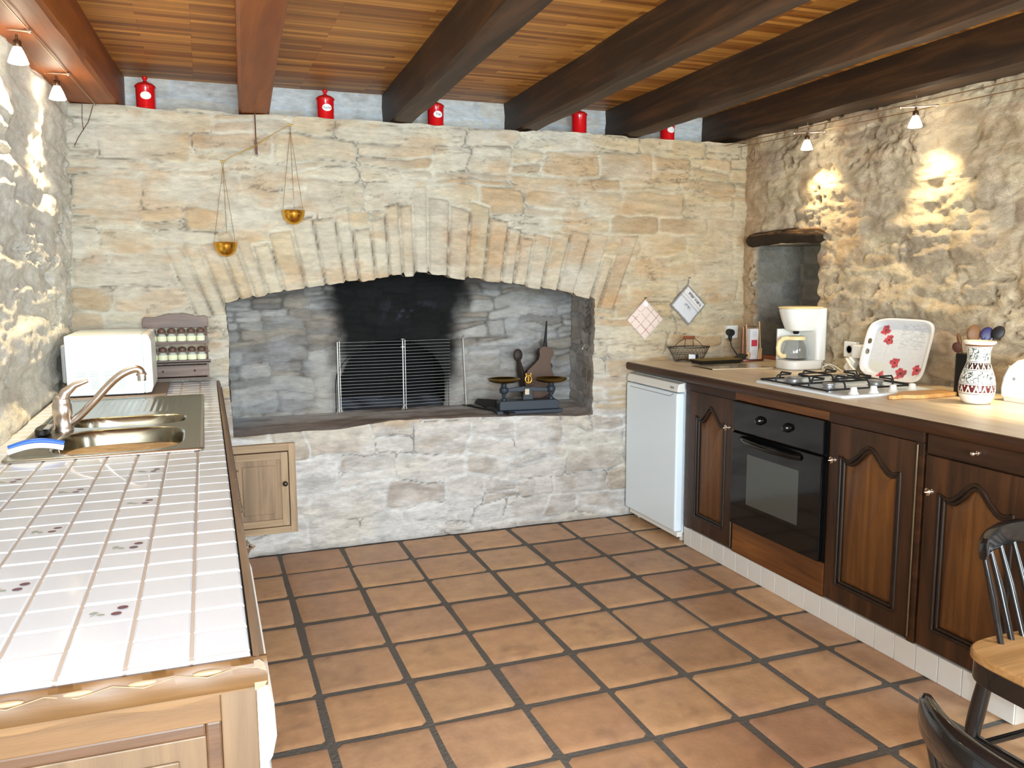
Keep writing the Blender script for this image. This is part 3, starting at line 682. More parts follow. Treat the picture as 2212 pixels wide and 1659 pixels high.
for k, (xa, xb, lab, mt, dz) in enumerate(beams):
    n = 150; Y = np.linspace(-2.0, 4.64, n); pr = []
    sec = []
    w = xb - xa; ch = 0.012
    prof = [(0, 0.24), (0, 0.12), (0, 0.06), (0, ch), (ch, 0), (w * 0.35, 0), (w * 0.65, 0), (w - ch, 0), (w, ch), (w, 0.06), (w, 0.12), (w, 0.24)]
    P = np.zeros((n, len(prof), 3))
    for q, (px, pz) in enumerate(prof):
        wob = 0.010 * (fbm(Y * 2.3, Y * 0 + q * 0.8 + k * 7, 5 + k, 3) - 0.5) * 2 * (1 if k not in (1,) else 0.4)
        wz = 0.008 * (fbm(Y * 2.9, Y * 0 + q * 0.8 + k * 3, 55 + k, 3) - 0.5) * 2 * (1 if k not in (1,) else 0.3)
        P[:, q, 0] = xa + px + 0.0428 * (Y - YB) + wob * (0.5 if q in (4, 5, 6, 7) else 1); P[:, q, 1] = Y
        P[:, q, 2] = 2.216 + dz + SL * (Y - YB) + pz + wz * (pz < 0.1)
    vv = P.reshape(-1, 3); mb = MB(); L = len(prof)
    F = [(i * L + j, i * L + j + 1, (i + 1) * L + j + 1, (i + 1) * L + j) for i in range(n - 1) for j in range(L - 1)] + [tuple((n - 1) * L + j for j in range(L)), tuple(range(L))]
    mb.add(vv, F); o = mb.build('ceiling_beam', mt, smooth=35)
    prop(o, lab, 'beam', 'ceiling beams')
# ------------------------------------------------------------------ left side: tiled counter and what stands on it
ZC = 0.93
CX0, CX1, CY0, CY1 = -0.60, 0.036, 1.094, 4.285
t = thing('tiled_worktop', 'long worktop of small white glazed tiles with carved oak edging on the left', 'worktop', (-0.28, 2.7, 0.89))
SX0, SX1, SY0, SY1 = -0.515, -0.045, 2.56, 3.69     # hole cut for the sink
mb = MB()
for a, b in (((CX0, CY0 + .01, 0.888), (CX1 - .006, SY0, ZC - 0.003)), ((CX0, SY1, 0.888), (CX1 - .006, CY1, ZC - 0.003)), ((CX0, SY0, 0.888), (SX0, SY1, ZC - 0.003)), ((SX1, SY0, 0.888), (CX1 - .006, SY1, ZC - 0.003))): mb.box(a, b)
mb.build('grout_bed', M_GROUTW, t)
xg = [CX0 + 0.004] + [-0.592 + 0.079 * k for k in range(1, 8)] + [CX1]
yg = [CY0, 1.109] + [1.109 + 0.0813 * k for k in range(1, 40)]; yg = [y for y in yg if y < CY1 - .01] + [CY1]
mb = MB(); rr = random.Random(3)
def tile(x0, y0, x1, y1):
    g = 0.0019; x0 += g; y0 += g; x1 -= g; y1 -= g; e = 0.0035
    if x1 - x0 < 0.004 or y1 - y0 < 0.004: return
    z = ZC + rr.uniform(-0.0004, 0.0004); tx = rr.uniform(-.0004, .0004); zb = ZC - 0.0045
    e = min(e, (x1 - x0) / 3, (y1 - y0) / 3)
    mb.add([(x0, y0, zb), (x1, y0, zb), (x1, y1, zb), (x0, y1, zb), (x0 + e * .3, y0 + e * .3, z - .0016), (x1 - e * .3, y0 + e * .3, z - .0016), (x1 - e * .3, y1 - e * .3, z - .0016), (x0 + e * .3, y1 - e * .3, z - .0016),
            (x0 + e, y0 + e, z - tx), (x1 - e, y0 + e, z + tx), (x1 - e, y1 - e, z + tx), (x0 + e, y1 - e, z - tx)],
           [(0, 1, 5, 4), (1, 2, 6, 5), (2, 3, 7, 6), (3, 0, 4, 7), (4, 5, 9, 8), (5, 6, 10, 9), (6, 7, 11, 10), (7, 4, 8, 11), (8, 9, 10, 11)])
for i in range(len(xg) - 1):
    for j in range(len(yg) - 1):
        x0, x1, y0, y1 = xg[i], xg[i + 1], yg[j], yg[j + 1]
        ox0, ox1, oy0, oy1 = max(x0, SX0), min(x1, SX1), max(y0, SY0), min(y1, SY1)
        if ox0 >= ox1 or oy0 >= oy1: tile(x0, y0, x1, y1); continue
        if x0 < SX0: tile(x0, y0, SX0, y1)
        if x1 > SX1: tile(SX1, y0, x1, y1)
        if y0 < SY0: tile(ox0, y0, ox1, SY0)
        if y1 > SY1: tile(ox0, SY1, ox1, y1)
mb.build('tiles', M_TILEW, t)
# cherries printed on single tiles
M_CH = [plain('cherry_print', (104, 62, 74), 0.3), plain('leaf_print', (150, 158, 140), 0.3)]
def disc(cx, cy, rx, ry, rot=0, n=16):
    mb.add([(cx + math.cos(a) * rx * math.cos(rot) - math.sin(a) * ry * math.sin(rot), cy + math.cos(a) * rx * math.sin(rot) + math.sin(a) * ry * math.cos(rot), ZC + 0.0007) for a in [2 * math.pi * k / n for k in range(n)]], [tuple(range(n))])
for cx, cy in ((-.155, 1.3125), (-.155, 1.6375), (-.155, 1.9625), (-.155, 2.2885), (-.313, 1.4750), (-.313, 1.8), (-.313, 2.1255), (-.471, 2.2885), (-.471, 1.3), (-.155, 3.75), (-.313, 3.9)):
    mb = MB(); mb.m = 0; disc(cx + 0.010, cy - 0.012, 0.0075, 0.0068); disc(cx + 0.017, cy + 0.010, 0.0078, 0.0070)
    mb.m = 1; disc(cx - 0.022, cy + 0.0, 0.0062, 0.0035, 0.6); disc(cx - 0.011, cy - 0.010, 0.006, 0.0035, -0.3)
    mb.add([(cx - .026, cy - .014, ZC + .0007), (cx - .024, cy - .014, ZC + .0007), (cx - .014, cy + .002, ZC + .0007), (cx - .016, cy + .002, ZC + .0007)], [(0, 1, 2, 3)])
    mb.build('cherry_print', M_CH, t)['label'] = 'two little dark cherries and a leaf printed on one tile'
# oak edging with carved scallops in front and a beaded strip along the side
def carved(name, axis, a0, a1, out, mt, n):
    mb = MB()
    prof = [(0.0, 0.926), (0.007, 0.927), (0.013, 0.922), (0.016, 0.910), (0.016, 0.896), (0.012, 0.888), (0.0, 0.885)]
    L = len(prof); V = []; A = np.linspace(a0, a1, n)
    for k, a in enumerate(A):
        wv = 0.0022 * math.sin(a * 60) if axis == 'X' else 0.0
        for d, z in prof:
            dd = d + (wv if 0.9 < z < 0.925 else 0)
            V.append((a, out - dd, z) if axis == 'X' else (out + dd, a, z))
    F = [(i * L + j, i * L + (j + 1) % L, (i + 1) * L + (j + 1) % L, (i + 1) * L + j) for i in range(n - 1) for j in range(L)] + [tuple(range(L)), tuple((n - 1) * L + j for j in range(L))]
    mb.add(V, F); return mb
mb = carved('x', 'X', CX0, 0.054, CY0, M_OAK, 200); mb.build('front_edging', M_OAK, t, smooth=40)
mb = carved('y', 'Y', CY0 - 0.016, CY1, CX1 + .001, M_GREYOAK, 60); mb.build('side_edging', wood('greyed_oak_edging', (104, 86, 68), (150, 128, 102), (128, 106, 84), 'Y', 0.55), t, smooth=40)
mb = MB()
for k in range(8):
    cx = 0.0 - 0.075 * k
    mb.sphere((cx - .02, CY0 - 0.0135, 0.9185), 0.0125, 16, 0.30, 1.5, 0.35)
    mb.tube([(cx - 0.035, CY0 - .0155, 0.9160), (cx - 0.02, CY0 - .0165, 0.9130), (cx + 0.004, CY0 - .0155, 0.9175), (cx + .02, CY0 - .015, .9205), (cx + .04, CY0 - .0155, .9160)], 0.0009, 6)
mb.build('carved_scallops', plain('pale_carving', (150, 124, 96), 0.5), t, smooth=60)
mb = MB(); y = 1.96
while y < CY1 - 0.02: mb.sphere((CX1 + 0.0175, y, 0.8905), 0.0085, 8, 1.1, 0.7, 0.9); y += 0.034
mb.build('bead_moulding', plain('dark_beads', (86, 68, 54), 0.5), t, smooth=60)

# front end cabinet: framed panel facing the camera, doors along the side
def framed(name, parent, axis, p0, a0, a1, z0, z1, sgn, mfz, mfx, mp, st=0.06, th=0.02, raised=0.006, part='door'):
    """framed panel door. axis 'X': face at x=p0 spanning y a0..a1, room side = sgn; axis 'Y': face at y=p0 spanning x"""
    def B(mb, a, b, za, zb, d0, d1):
        if axis == 'X': mb.box((p0 - sgn * d0, a, za), (p0 - sgn * d1, b, zb))
        else: mb.box((a, p0 - sgn * d0, za), (b, p0 - sgn * d1, zb))
    mb = MB(); B(mb, a0, a0 + st, z0, z1, 0, th); d = mb.build(name, mfz, parent, bevel=0.002); mb = MB(); B(mb, a1 - st, a1, z0, z1, 0, th); mb.build('door_stile', mfz, d, bevel=0.002)
    mb = MB(); B(mb, a0 + st, a1 - st, z0, z0 + st, 0, th); B(mb, a0 + st, a1 - st, z1 - st, z1, 0, th); each(mb, 'door_rail', mfx, d, bevel=0.002)
    mb = MB(); B(mb, a0 + st - .004, a1 - st + .004, z0 + st - .004, z1 - st + .004, th * 0.55, th)
    B(mb, a0 + st + .03, a1 - st - .03, z0 + st + .03, z1 - st - .03, th * 0.55 - raised, th * .6); mb.build('door_panel', mp, d, bevel=0.004)
    return d
def knob(parent, p, sgn, r=0.014, m=None, fac=False, axis='X', ln=1.0):
    x, y, z = p; mb = MB()
    pr = [(r * .75, 0), (r * .75, 0.002), (r * .35, 0.004), (r * .32, 0.012), (r * .9, 0.018), (r, 0.022), (r * .75, 0.028), (0.0005, 0.031)]
    if fac: pr = [(r * .75, 0), (r * .75, 0.002), (r * .28, 0.004), (r * .28, 0.014), (r * 1.25, 0.022), (r * .45, 0.027), (0.0005, 0.036)]
    mb.lathe([(a, b * sgn * ln) for a, b in pr], p, 20, axis); return mb.build('knob', m or M_CHROME, parent, smooth=60)
t = thing('base_cabinet', 'light oak base cabinet run under the white tiled worktop', 'cabinet', (-0.28, 2.9, 0))
mb = MB(); mb.box((-0.60, 1.75, 0.08), (0.024, 4.27, 0.884)); mb.box((-.6, 1.75, 0), (-.06, 4.27, .08))
mb.build('carcass', M_GREYOAK, t)
for y0, y1, ky in ((1.76, 2.18, None), (2.19, 2.60, 2.31), (2.61, 3.035, 3.005), (3.045, 3.46, 3.075), (3.47, 4.24, 3.52)):
    d = framed('door', t, 'X', 0.045, y0, y1, 0.10, 0.86, 1, M_GREYOAK, M_GREYOAK, M_GREYOAK)
    if ky: knob(d, (0.045, ky, 0.69 if ky < 2.5 else (0.605 if ky < 3.3 else 0.635)), 1, 0.018, M_CHROME, True, 'X', 1.5)
mb = MB(); mb.box((-0.60, 1.104, 0), (0.040, 1.13, 0.884))
t2 = thing('end_panel_cabinet', 'framed light oak panel closing the near end of the tiled counter', 'cabinet', (-0.28, 1.12, 0))
mb.build('end_board', M_OAKZ, t2)
mb = MB(); mb.box((-0.006, 1.094, 0.02), (0.040, 1.106, 0.884)); mb.box((-0.60, 1.094, 0.02), (-0.54, 1.106, 0.884)); each(mb, 'stile', M_OAKZ, t2, bevel=0.002)
mb = MB()
top = [(-0.54, 0.884), (-0.006, 0.884)]
wav = [(x, 0.841 + 0.0 * x) for x in np.linspace(-0.006, -0.54, 30)]
mb.prism(top + wav, 'Y', 1.096, 1.106); mb.box((-.54, 1.096, .02), (-.006, 1.106, .09)); each(mb, 'rail', M_OAK, t2, bevel=0.0015)
mb = MB(); n = 60; V = []; 
for k in range(n):
    x = -0.6 + 0.63 * k / (n - 1); zz = 0.8785 + 0.004 * math.sin(x * 38 + 1.2)
    V += [(x, 1.0945, 0.886), (x, 1.0885, 0.886), (x, 1.0885, zz), (x, 1.0945, zz - .002)]
F = [(i * 4 + j, i * 4 + (j + 1) % 4, i * 4 + 4 + (j + 1) % 4, i * 4 + 4 + j) for i in range(n - 1) for j in range(4)] + [(0, 1, 2, 3), (n * 4 - 4, n * 4 - 3, n * 4 - 2, n * 4 - 1)]
mb.add(V, F); mb.build('scalloped_apron', M_OAK, t2)
mb = MB()
for a, b in (((-0.026, 1.098, 0.09), (-0.006, 1.104, 0.841)), ((-0.54, 1.098, 0.823), (-0.026, 1.104, 0.841)), ((-0.54, 1.098, 0.09), (-0.52, 1.104, 0.823))): mb.box(a, b)
mb.build('panel_moulding', wood('brown_moulding', (58, 38, 22), (92, 62, 36), None, 'X', 0.5), t2, bevel=0.003)
mb = MB(); mb.box((-.52, 1.0995, .09), (-.026, 1.104, .823)); mb.box((-.49, 1.096, .12), (-.060, 1.1, .795)); mb.build('panel', M_OAKZ, t2, bevel=0.003)

# white dishwasher under the near end
t = thing('dishwasher', 'white dishwasher seen edge-on under the near end of the tiled counter', 'dishwasher', (-0.27, 1.44, 0))
mb = MB(); mb.box((-0.56, 1.135, 0.02), (0.018, 1.735, 0.875)); mb.build('casing', M_WHITE, t, bevel=0.004)
mb = MB(); mb.prism([(0.018, 0.11), (0.050, 0.11), (0.058, 0.14), (0.060, 0.70), (0.054, 0.74), (0.018, 0.74)], 'Y', 1.138, 1.732); mb.build('door', M_WHITE, t, bevel=0.004)
mb = MB(); mb.prism([(0.018, 0.745), (0.058, 0.745), (0.066, 0.78), (0.064, 0.83), (0.052, 0.868), (0.018, 0.872)], 'Y', 1.138, 1.732); mb.build('control_panel', M_WHITEP, t, bevel=0.006)

# ---- sink with two bowls and ribbed drainer
t = thing('kitchen_sink', 'stainless steel double-bowl sink with ribbed drainer let into the tiled worktop', 'sink', (-0.28, 3.12, 0.9))
def superell(cx, cy, a, b, n, p=4):
    r = []
    for k in range(n):
        th = 2 * math.pi * k / n; c, s_ = math.cos(th), math.sin(th)
        r.append((cx + a * abs(c) ** (2 / p) * (1 if c >= 0 else -1), cy + b * abs(s_) ** (2 / p) * (1 if s_ >= 0 else -1)))
    return r
bm = bmesh.new()
OX0, OX1, OY0, OY1 = -0.538, -0.022, 2.515, 3.725; zt = ZC + 0.006
# top sheet as a grid with bowl openings
bowls = [(-0.262, 2.765, 0.178, 0.200, 0.150), (-0.262, 3.125, 0.178, 0.105, 0.120)]
U, V = grid(lin(OX0 + .004, OX1 - .004, 0.0045), lin(OY0 + .004, OY1 - .004, 0.0045))
zz = np.full(U.shape, zt)
e = np.minimum(np.minimum(U - OX0, OX1 - U), np.minimum(V - OY0, OY1 - V))
zz = zz - 0.003 * sstep(0.012, 0.022, e) 
dr = (V > 3.30) & (V < 3.66) & (U > -.48) & (U < -.08)
zz = np.where(dr, zz + 0.0014 * np.sin(U * 2 * math.pi / 0.022) * sstep(3.30, 3.33, V) * sstep(3.66, 3.63, V), zz)
for cx, cy, a, b, dp in bowls:
    rr_ = ((np.abs(U - cx) / a) ** 3.6 + (np.abs(V - cy) / b) ** 3.6) ** (1 / 3.6)
    wall = sstep(1.0, 0.86, rr_)
    zz = zz - dp * wall - 0.004 * sstep(1.03, 0.99, rr_) - 0.010 * sstep(0.8, 0.1, rr_)
arr_mesh('bowls_and_drainer', [(np.stack([U, V, zz], -1), np.broadcast_to(np.array((1., 1, 1)), U.shape + (3,)), False, None)], plain('sink_steel', (136, 131, 115), 0.25, 1.0), t)
mb = MB(); n = 48
def rrect(x0, y0, x1, y1, r, k=6):
    P = []
    for cx, cy, a in ((x1 - r, y1 - r, 0), (x0 + r, y1 - r, 90), (x0 + r, y0 + r, 180), (x1 - r, y0 + r, 270)):
        for q in range(k + 1): th = math.radians(a + 90 * q / k); P.append((cx + r * math.cos(th), cy + r * math.sin(th)))
    return P
A_ = rrect(OX0, OY0, OX1, OY1, 0.02); n = len(A_)
rings = [(0.0, ZC + 0.0005), (0.001, zt - 0.0005), (0.004, zt + .001), (0.010, zt)]
V_ = []
for d, z in rings:
    P = rrect(OX0 + d, OY0 + d, OX1 - d, OY1 - d, 0.02 - d * .8); V_ += [(p[0], p[1], z) for p in P]
mb.add(V_, [(i * n + j, i * n + (j + 1) % n, (i + 1) * n + (j + 1) % n, (i + 1) * n + j) for i in range(3) for j in range(n)]); mb.build('rim', M_STEEL, t, smooth=60)
for cx, cy, a, b, dp in bowls:
    mb = MB(); z = zt - dp - 0.0165
    mb.lathe([(0.040, 0.0), (0.040, 0.003), (0.032, 0.004), (0.027, 0.001), (0.010, 0.001), (0.008, 0.006), (0.0005, 0.007)], (cx + 0.02, cy, z), 24); mb.build('drain', M_CHROME, t, smooth=50)
mb = MB(); mb.tube([(-0.418 + .0, 2.72, zt), (-0.43, 2.70, zt + .003), (-0.418, 2.66, zt), (-0.405, 2.62, zt - .03), (-0.40, 2.61, zt - .10)], 0.0022, 6); mb.build('plug_chain', M_CHROME, t, smooth=60)

# ---- mixer tap
t = thing('mixer_tap', 'satin metal mixer tap with a long upswept spout behind the sink bowls', 'tap', (-0.44, 3.0, ZC))
mb = MB(); mb.lathe([(0.030, 0.003), (0.030, 0.010), (0.027, 0.014), (0.027, 0.05), (0.029, 0.055), (0.029, 0.088), (0.026, 0.092), (0.026, 0.100)], (-0.452, 3.0, ZC), 28)
mb.build('body', M_NICKEL, t, smooth=40)
mb = MB(); mb.sphere((-0.452, 3.0, ZC + 0.102), 0.026, 20, 0.8); mb.tube([(-0.448, 3.0, ZC + .108), (-0.438, 3.0, ZC + .128), (-0.41, 3.0, ZC + .150), (-0.372, 3.0, ZC + .163)], [0.024, 0.020, 0.013, 0.008], 12, flat=0.8)
mb.build('lever', M_NICKEL, t, smooth=60)
mb = MB(); pts = [(-0.440, 3.0, ZC + .022), (-0.41, 2.997, ZC + .040), (-0.36, 2.99, ZC + .090), (-0.31, 2.985, ZC + .145), (-0.275, 2.98, ZC + .176), (-0.245, 2.978, ZC + .192), (-0.222, 2.976, ZC + .197), (-0.210, 2.975, ZC + .190), (-0.208, 2.975, ZC + .176)]
P = [Vector(p) for p in pts]; Q = []
for i in range(len(P) - 1):
    for s_ in range(4):
        t_ = s_ / 4; p0 = P[max(i - 1, 0)]; p1 = P[i]; p2 = P[i + 1]; p3 = P[min(i + 2, len(P) - 1)]
        Q.append(0.5 * ((2 * p1) + (-p0 + p2) * t_ + (2 * p0 - 5 * p1 + 4 * p2 - p3) * t_ * t_ + (-p0 + 3 * p1 - 3 * p2 + p3) * t_ ** 3))
Q.append(P[-1]); mb.tube(Q, [0.0125] * (len(Q) - 3) + [0.015, 0.0165, 0.0165], 14); mb.build('spout', M_NICKEL, t, smooth=60)
mb = MB(); mb.lathe([(0.0135, 0), (0.0135, 0.014), (0.0125, 0.02)], (-0.208, 2.975, ZC + .158), 18); mb.build('aerator', M_CHROME, t, smooth=40)
# soap dish / scourer and brush
t = thing('scourer', 'small black scourer with a grey edge on the sink rim behind the tap', 'scourer', (-0.505, 2.93, zt))
mb = MB(); mb.prism(superell(-0.500, 2.935, 0.020, 0.055, 28, 3), 'Z', zt, zt + 0.022); mb.build('pad', M_BLACKM, t, bevel=0.005, smooth=40)
mb = MB(); mb.box((-0.490, 2.885, zt + .022), (-0.474, 2.96, zt + .026)); mb.build('edge_strip', M_GREYP, t)
t = thing('washing_up_brush', 'blue and white washing-up brush lying on the near left corner of the sink', 'brush', (-0.46, 2.62, zt))
def arc(z0, dz, dy, w=0.008):
    return [(-0.533 + 0.135 * k / 12, 2.60 + dy + 0.02 * k / 12, zt + z0 + dz * math.sin(math.pi * k / 12)) for k in range(13)]
mb = MB(); mb.tube(arc(0.018, 0.015, 0.01), 0.009, 8, flat=0.9); mb.build('blue_back', plain('blue_plastic', (52, 104, 196), 0.4), t, smooth=60)
mb = MB(); mb.tube(arc(0.009, 0.013, -0.004), 0.009, 8, flat=0.9); mb.build('white_bristles', M_WHITEP, t, smooth=60)

# ---- microwave oven
t = thing('microwave_oven', 'white microwave oven on the far end of the tiled counter, side vents towards us', 'microwave', (-0.40, 4.03, ZC))
mb = MB(); MX0, MX1, MY0, MY1, MZ0, MZ1 = -0.548, -0.255, 3.79, 4.255, ZC + 0.012, ZC + 0.262
mb.box((MX0, MY0, MZ0), (MX1, MY1, MZ1)); mb.build('casing', M_WHITE, t, bevel=0.007)
mb = MB(); mb.prism([(MX1, MZ0), (MX1 + .026, MZ0 + .004), (MX1 + .034, MZ0 + .03), (MX1 + .034, MZ1 - .03), (MX1 + .024, MZ1 - .003), (MX1, MZ1)], 'Y', MY0 + .002, 4.12); mb.build('door', M_WHITEP, t, bevel=0.004)
mb = MB(); mb.box((MX1, 4.125, MZ0), (MX1 + .026, MY1, MZ1)); mb.build('control_panel', M_WHITEP, t, bevel=0.004)
mb = MB(); mb.box((MX0 - .022, MY0 + .05, MZ0 + .05), (MX0, MY1 - .05, MZ1 - .04)); mb.build('rear_cover', M_GREYP, t, bevel=0.008)
mb = MB()
for cxk, rows_ in ((-0.512, 3), (-0.462, 3), (-0.452 + .046, 3), (-0.452 + .09, 2)):
    for q in range(rows_): mb.box((cxk, MY0 - .0006, MZ0 + .098 - q * .009), (cxk + .034, MY0 + .001, MZ0 + .101 - q * .009))
mb.build('side_vent', plain('vent_shade', (186, 204, 204), 0.6), t); mb = MB()
for cxk in (-0.457, -0.406, -0.357):
    for q in range(5): mb.box((cxk, MY0 - .0006, MZ0 + .066 - q * .009), (cxk + .03, MY0 + .001, MZ0 + .069 - q * .009))
mb.build('side_vent', bpy.data.materials['vent_shade'], t)
mb = MB()
for x in (MX0 + .03, MX1 - .03):
    for y in (MY0 + .03, MY1 - .03): mb.cyl((x, y, ZC + .0065), (x, y, MZ0), 0.012)
each(mb, 'foot', M_BLACKM, t)
o = MB().box((-0.560, 3.745, ZC + .001), (-0.172, 4.24, ZC + 0.006)).build('placemat', plain('grey_brown_mat', (142, 126, 116), 0.8, var=0.1, bump=0.3), bevel=0.001)
prop(o, 'grey-brown placemat under the white microwave', 'placemat')
# ------------------------------------------------------------------ on and against the breast wall
# spice rack with its jars
RY = YB - 0.012
t = thing('spice_rack', 'carved walnut spice rack hanging on the stone wall behind the microwave', 'spice rack', (-0.137, RY, 0.94))
rx0, rx1 = -0.278, 0.004
mb = MB(); tp = [(rx0, 1.188), (rx0 - .006, 1.19), (rx0 - .006, 1.232), (rx0 + .004, 1.243), (rx0 + .05, 1.240), (rx0 + .085, 1.250), (rx0 + .11, 1.258), (rx0 + .135, 1.256), (rx0 + .155, 1.256), (rx0 + .175, 1.260), (rx0 + .20, 1.254), (rx0 + .235, 1.242), (rx1 - .01, 1.246), (rx1 + .006, 1.238), (rx1 + .006, 1.19), (rx1, 1.188)]
mb.prism(tp, 'Y', RY - .012, RY); mb.build('crest_board', M_RACK, t, bevel=0.002)
mb = MB()
for x in (rx0, rx1 - .01): mb.prism([(RY, 0.94), (RY - .05, 0.94), (RY - .05, 1.03), (RY - .03, 1.045), (RY - .05, 1.10), (RY - .05, 1.15), (RY - .02, 1.19), (RY, 1.20)], 'X', x, x + .010)
each(mb, 'side', M_RACK, t, bevel=0.0015)
mb = MB(); mb.box((rx0, RY - .058, 1.112), (rx1 + .004, RY, 1.118)); mb.box((rx0, RY - .058, 1.118), (rx1 + .006, RY - .054, 1.138 - .012))
mb.box((rx0, RY - .060, 1.022), (rx1 + .008, RY, 1.028)); mb.box((rx0, RY - .060, 1.018), (rx1 + .01, RY - .054, 1.036))
for z in (1.165, 1.075): mb.cyl((rx0, RY - .052, z), (rx1 + .008, RY - .052, z), 0.0028, n=8)
each(mb, 'shelf', M_RACK, t, bevel=0.001)
mb = MB(); mb.box((rx0 + .006, RY - .050, 0.955), (rx1 - .006, RY - .006, 1.010)); d = mb.build('drawer', M_RACK, t, bevel=0.003)
mb = MB(); mb.box((rx0, RY - .052, 0.940), (rx1, RY, 0.950)); mb.build('base_board', M_RACK, t, bevel=0.001)
for x in (rx0 + .075, rx1 - .065): mb = MB(); mb.sphere((x, RY - .054, 0.983), 0.005, 10); mb.build('drawer_pull', M_RUST, d, smooth=60)
def sjar(x, z, lab):
    t = thing('spice_jar', lab, 'jar', (x, RY - .028, z), 0, 'spice jars in the wall rack')
    y = RY - .028
    mb = MB(); mb.lathe([(0.0005, 0.001), (0.016, 0.001), (0.0195, 0.005), (0.0205, 0.014), (0.0205, 0.028), (0.018, 0.036), (0.0125, 0.043), (0.0125, 0.050)], (x, y, z), 20); mb.build('glass', plain('jar_glass', (226, 232, 216), 0.08, trans=0.35), t, smooth=40) if 'jar_glass' not in bpy.data.materials else mb.build('glass', bpy.data.materials['jar_glass'], t, smooth=40)
    mb = MB(); mb.lathe([(0.021, 0.008), (0.0214, 0.010), (0.0214, 0.030), (0.021, 0.032)], (x, y, z), 20, cap=False); mb.build('contents', M_SPICE, t, smooth=40)
    mb = MB(); mb.lathe([(0.0125, 0.044), (0.0175, 0.048), (0.019, 0.056), (0.015, 0.066), (0.0005, 0.071)], (x, y, z), 20); mb.build('wooden_stopper', wood('stopper_wood', (84, 62, 50), (130, 100, 84), None, 'X', .45) if 'stopper_wood' not in bpy.data.materials else bpy.data.materials['stopper_wood'], t, smooth=50)
    return t
ordw = ['first', 'second', 'third', 'fourth', 'fifth', 'sixth']
pr = None
for row, (z, n, nm) in enumerate(((1.1185, 6, 'upper'), (1.0285, 6, 'lower'))):
    for k in range(n):
        x = rx1 - .030 - k * 0.0435; lab = 'spice jar with brown stopper, %s from the right on the %s rack shelf' % (ordw[k], nm)
        if pr is None: pr = sjar(x, z, lab)
        else: dup(pr, (x, RY - .028, z), 0, lab)

# hanging brass balance
BYH = YB - 0.055
t = thing('hanging_brass_scale', 'old brass beam scale with two bowls hanging from the orange-brown beam', 'scale', (0.27, BYH, 2.0))
ph = Vector((0.268, BYH, 2.055))
mb = MB(); mb.tube([(0.268, BYH, 2.232), (0.268, BYH, 2.06)], 0.003, 8); mb.box((0.262, BYH - .004, 2.015), (0.274, BYH + .004, 2.075)); mb.tube([(0.268 + .007 * math.cos(a), BYH - 0.002, 2.239 + .007 * math.sin(a)) for a in np.linspace(0, 6.28, 13)[:-1]], 0.002, 6, closed=True)
mb.tube([(0.268, BYH, 2.236), (0.268, YB + 0.01, 2.242)], 0.002, 6)
mb.build('hanger_rod', M_RUST, t, smooth=50)
Lp = Vector((0.112, BYH, 1.975)); Rp = Vector((0.432, BYH, 2.160)); Rp = Vector((0.430, BYH, 2.162))
mb = MB(); pts = [Lp, Lp.lerp(ph, .3) + Vector((0, 0, .003)), ph + Vector((0, 0, .002)), ph.lerp(Rp, .5) + Vector((0, 0, .006)), Rp]
mb.tube(pts, [0.0028, 0.0035, 0.0065, 0.0042, 0.0028], 8, flat=0.5)
for p in (Lp, Rp): mb.tube([p + Vector((-.012, 0, .004)), p + Vector((.012, 0, -.001))], 0.004, 6)
mb.build('beam', M_BRASSP, t, smooth=50)
for p, c in ((Lp, (0.108, BYH, 1.592)), (Rp, (0.431, BYH, 1.750))):
    c = Vector(c); hk = p + Vector((0.0, 0, -0.025))
    mb = MB(); R_ = 0.056
    mb.lathe([(0.0005, -0.066), (0.016, -0.064), (0.034, -0.054), (0.047, -0.036), (0.0535, -0.014), (0.0555, 0.0), (R_ + .002, 0.002), (R_, 0.0035), (0.053, 0.001), (0.050, -0.016), (0.044, -0.034), (0.031, -0.052), (0.0005, -0.062)], c, 36)
    b_ = mb.build('bowl', M_BRASS, t, smooth=50)
    mb = MB(); mb.tube([p + Vector((.004 * math.sin(a), 0, -.012 + .012 * math.cos(a))) for a in np.linspace(0, 6.28, 11)[:-1]], 0.0012, 5, closed=True)
    for a in (200, 320, 80):
        q = c + Vector((R_ * math.cos(math.radians(a)), R_ * math.sin(math.radians(a)), 0.002))
        mb.tube([hk + (q - hk) * (k / 14) + Vector((0.0006 * math.sin(k * 3), 0, 0)) for k in range(15)], 0.0011, 5)
    mb.tube([p + Vector((0, 0, -.022)), hk], .0012, 5)
    mb.build('chain', plain('old_brass_chain', (170, 140, 92), 0.4, 0.8) if 'old_brass_chain' not in bpy.data.materials else bpy.data.materials['old_brass_chain'], t, smooth=60)

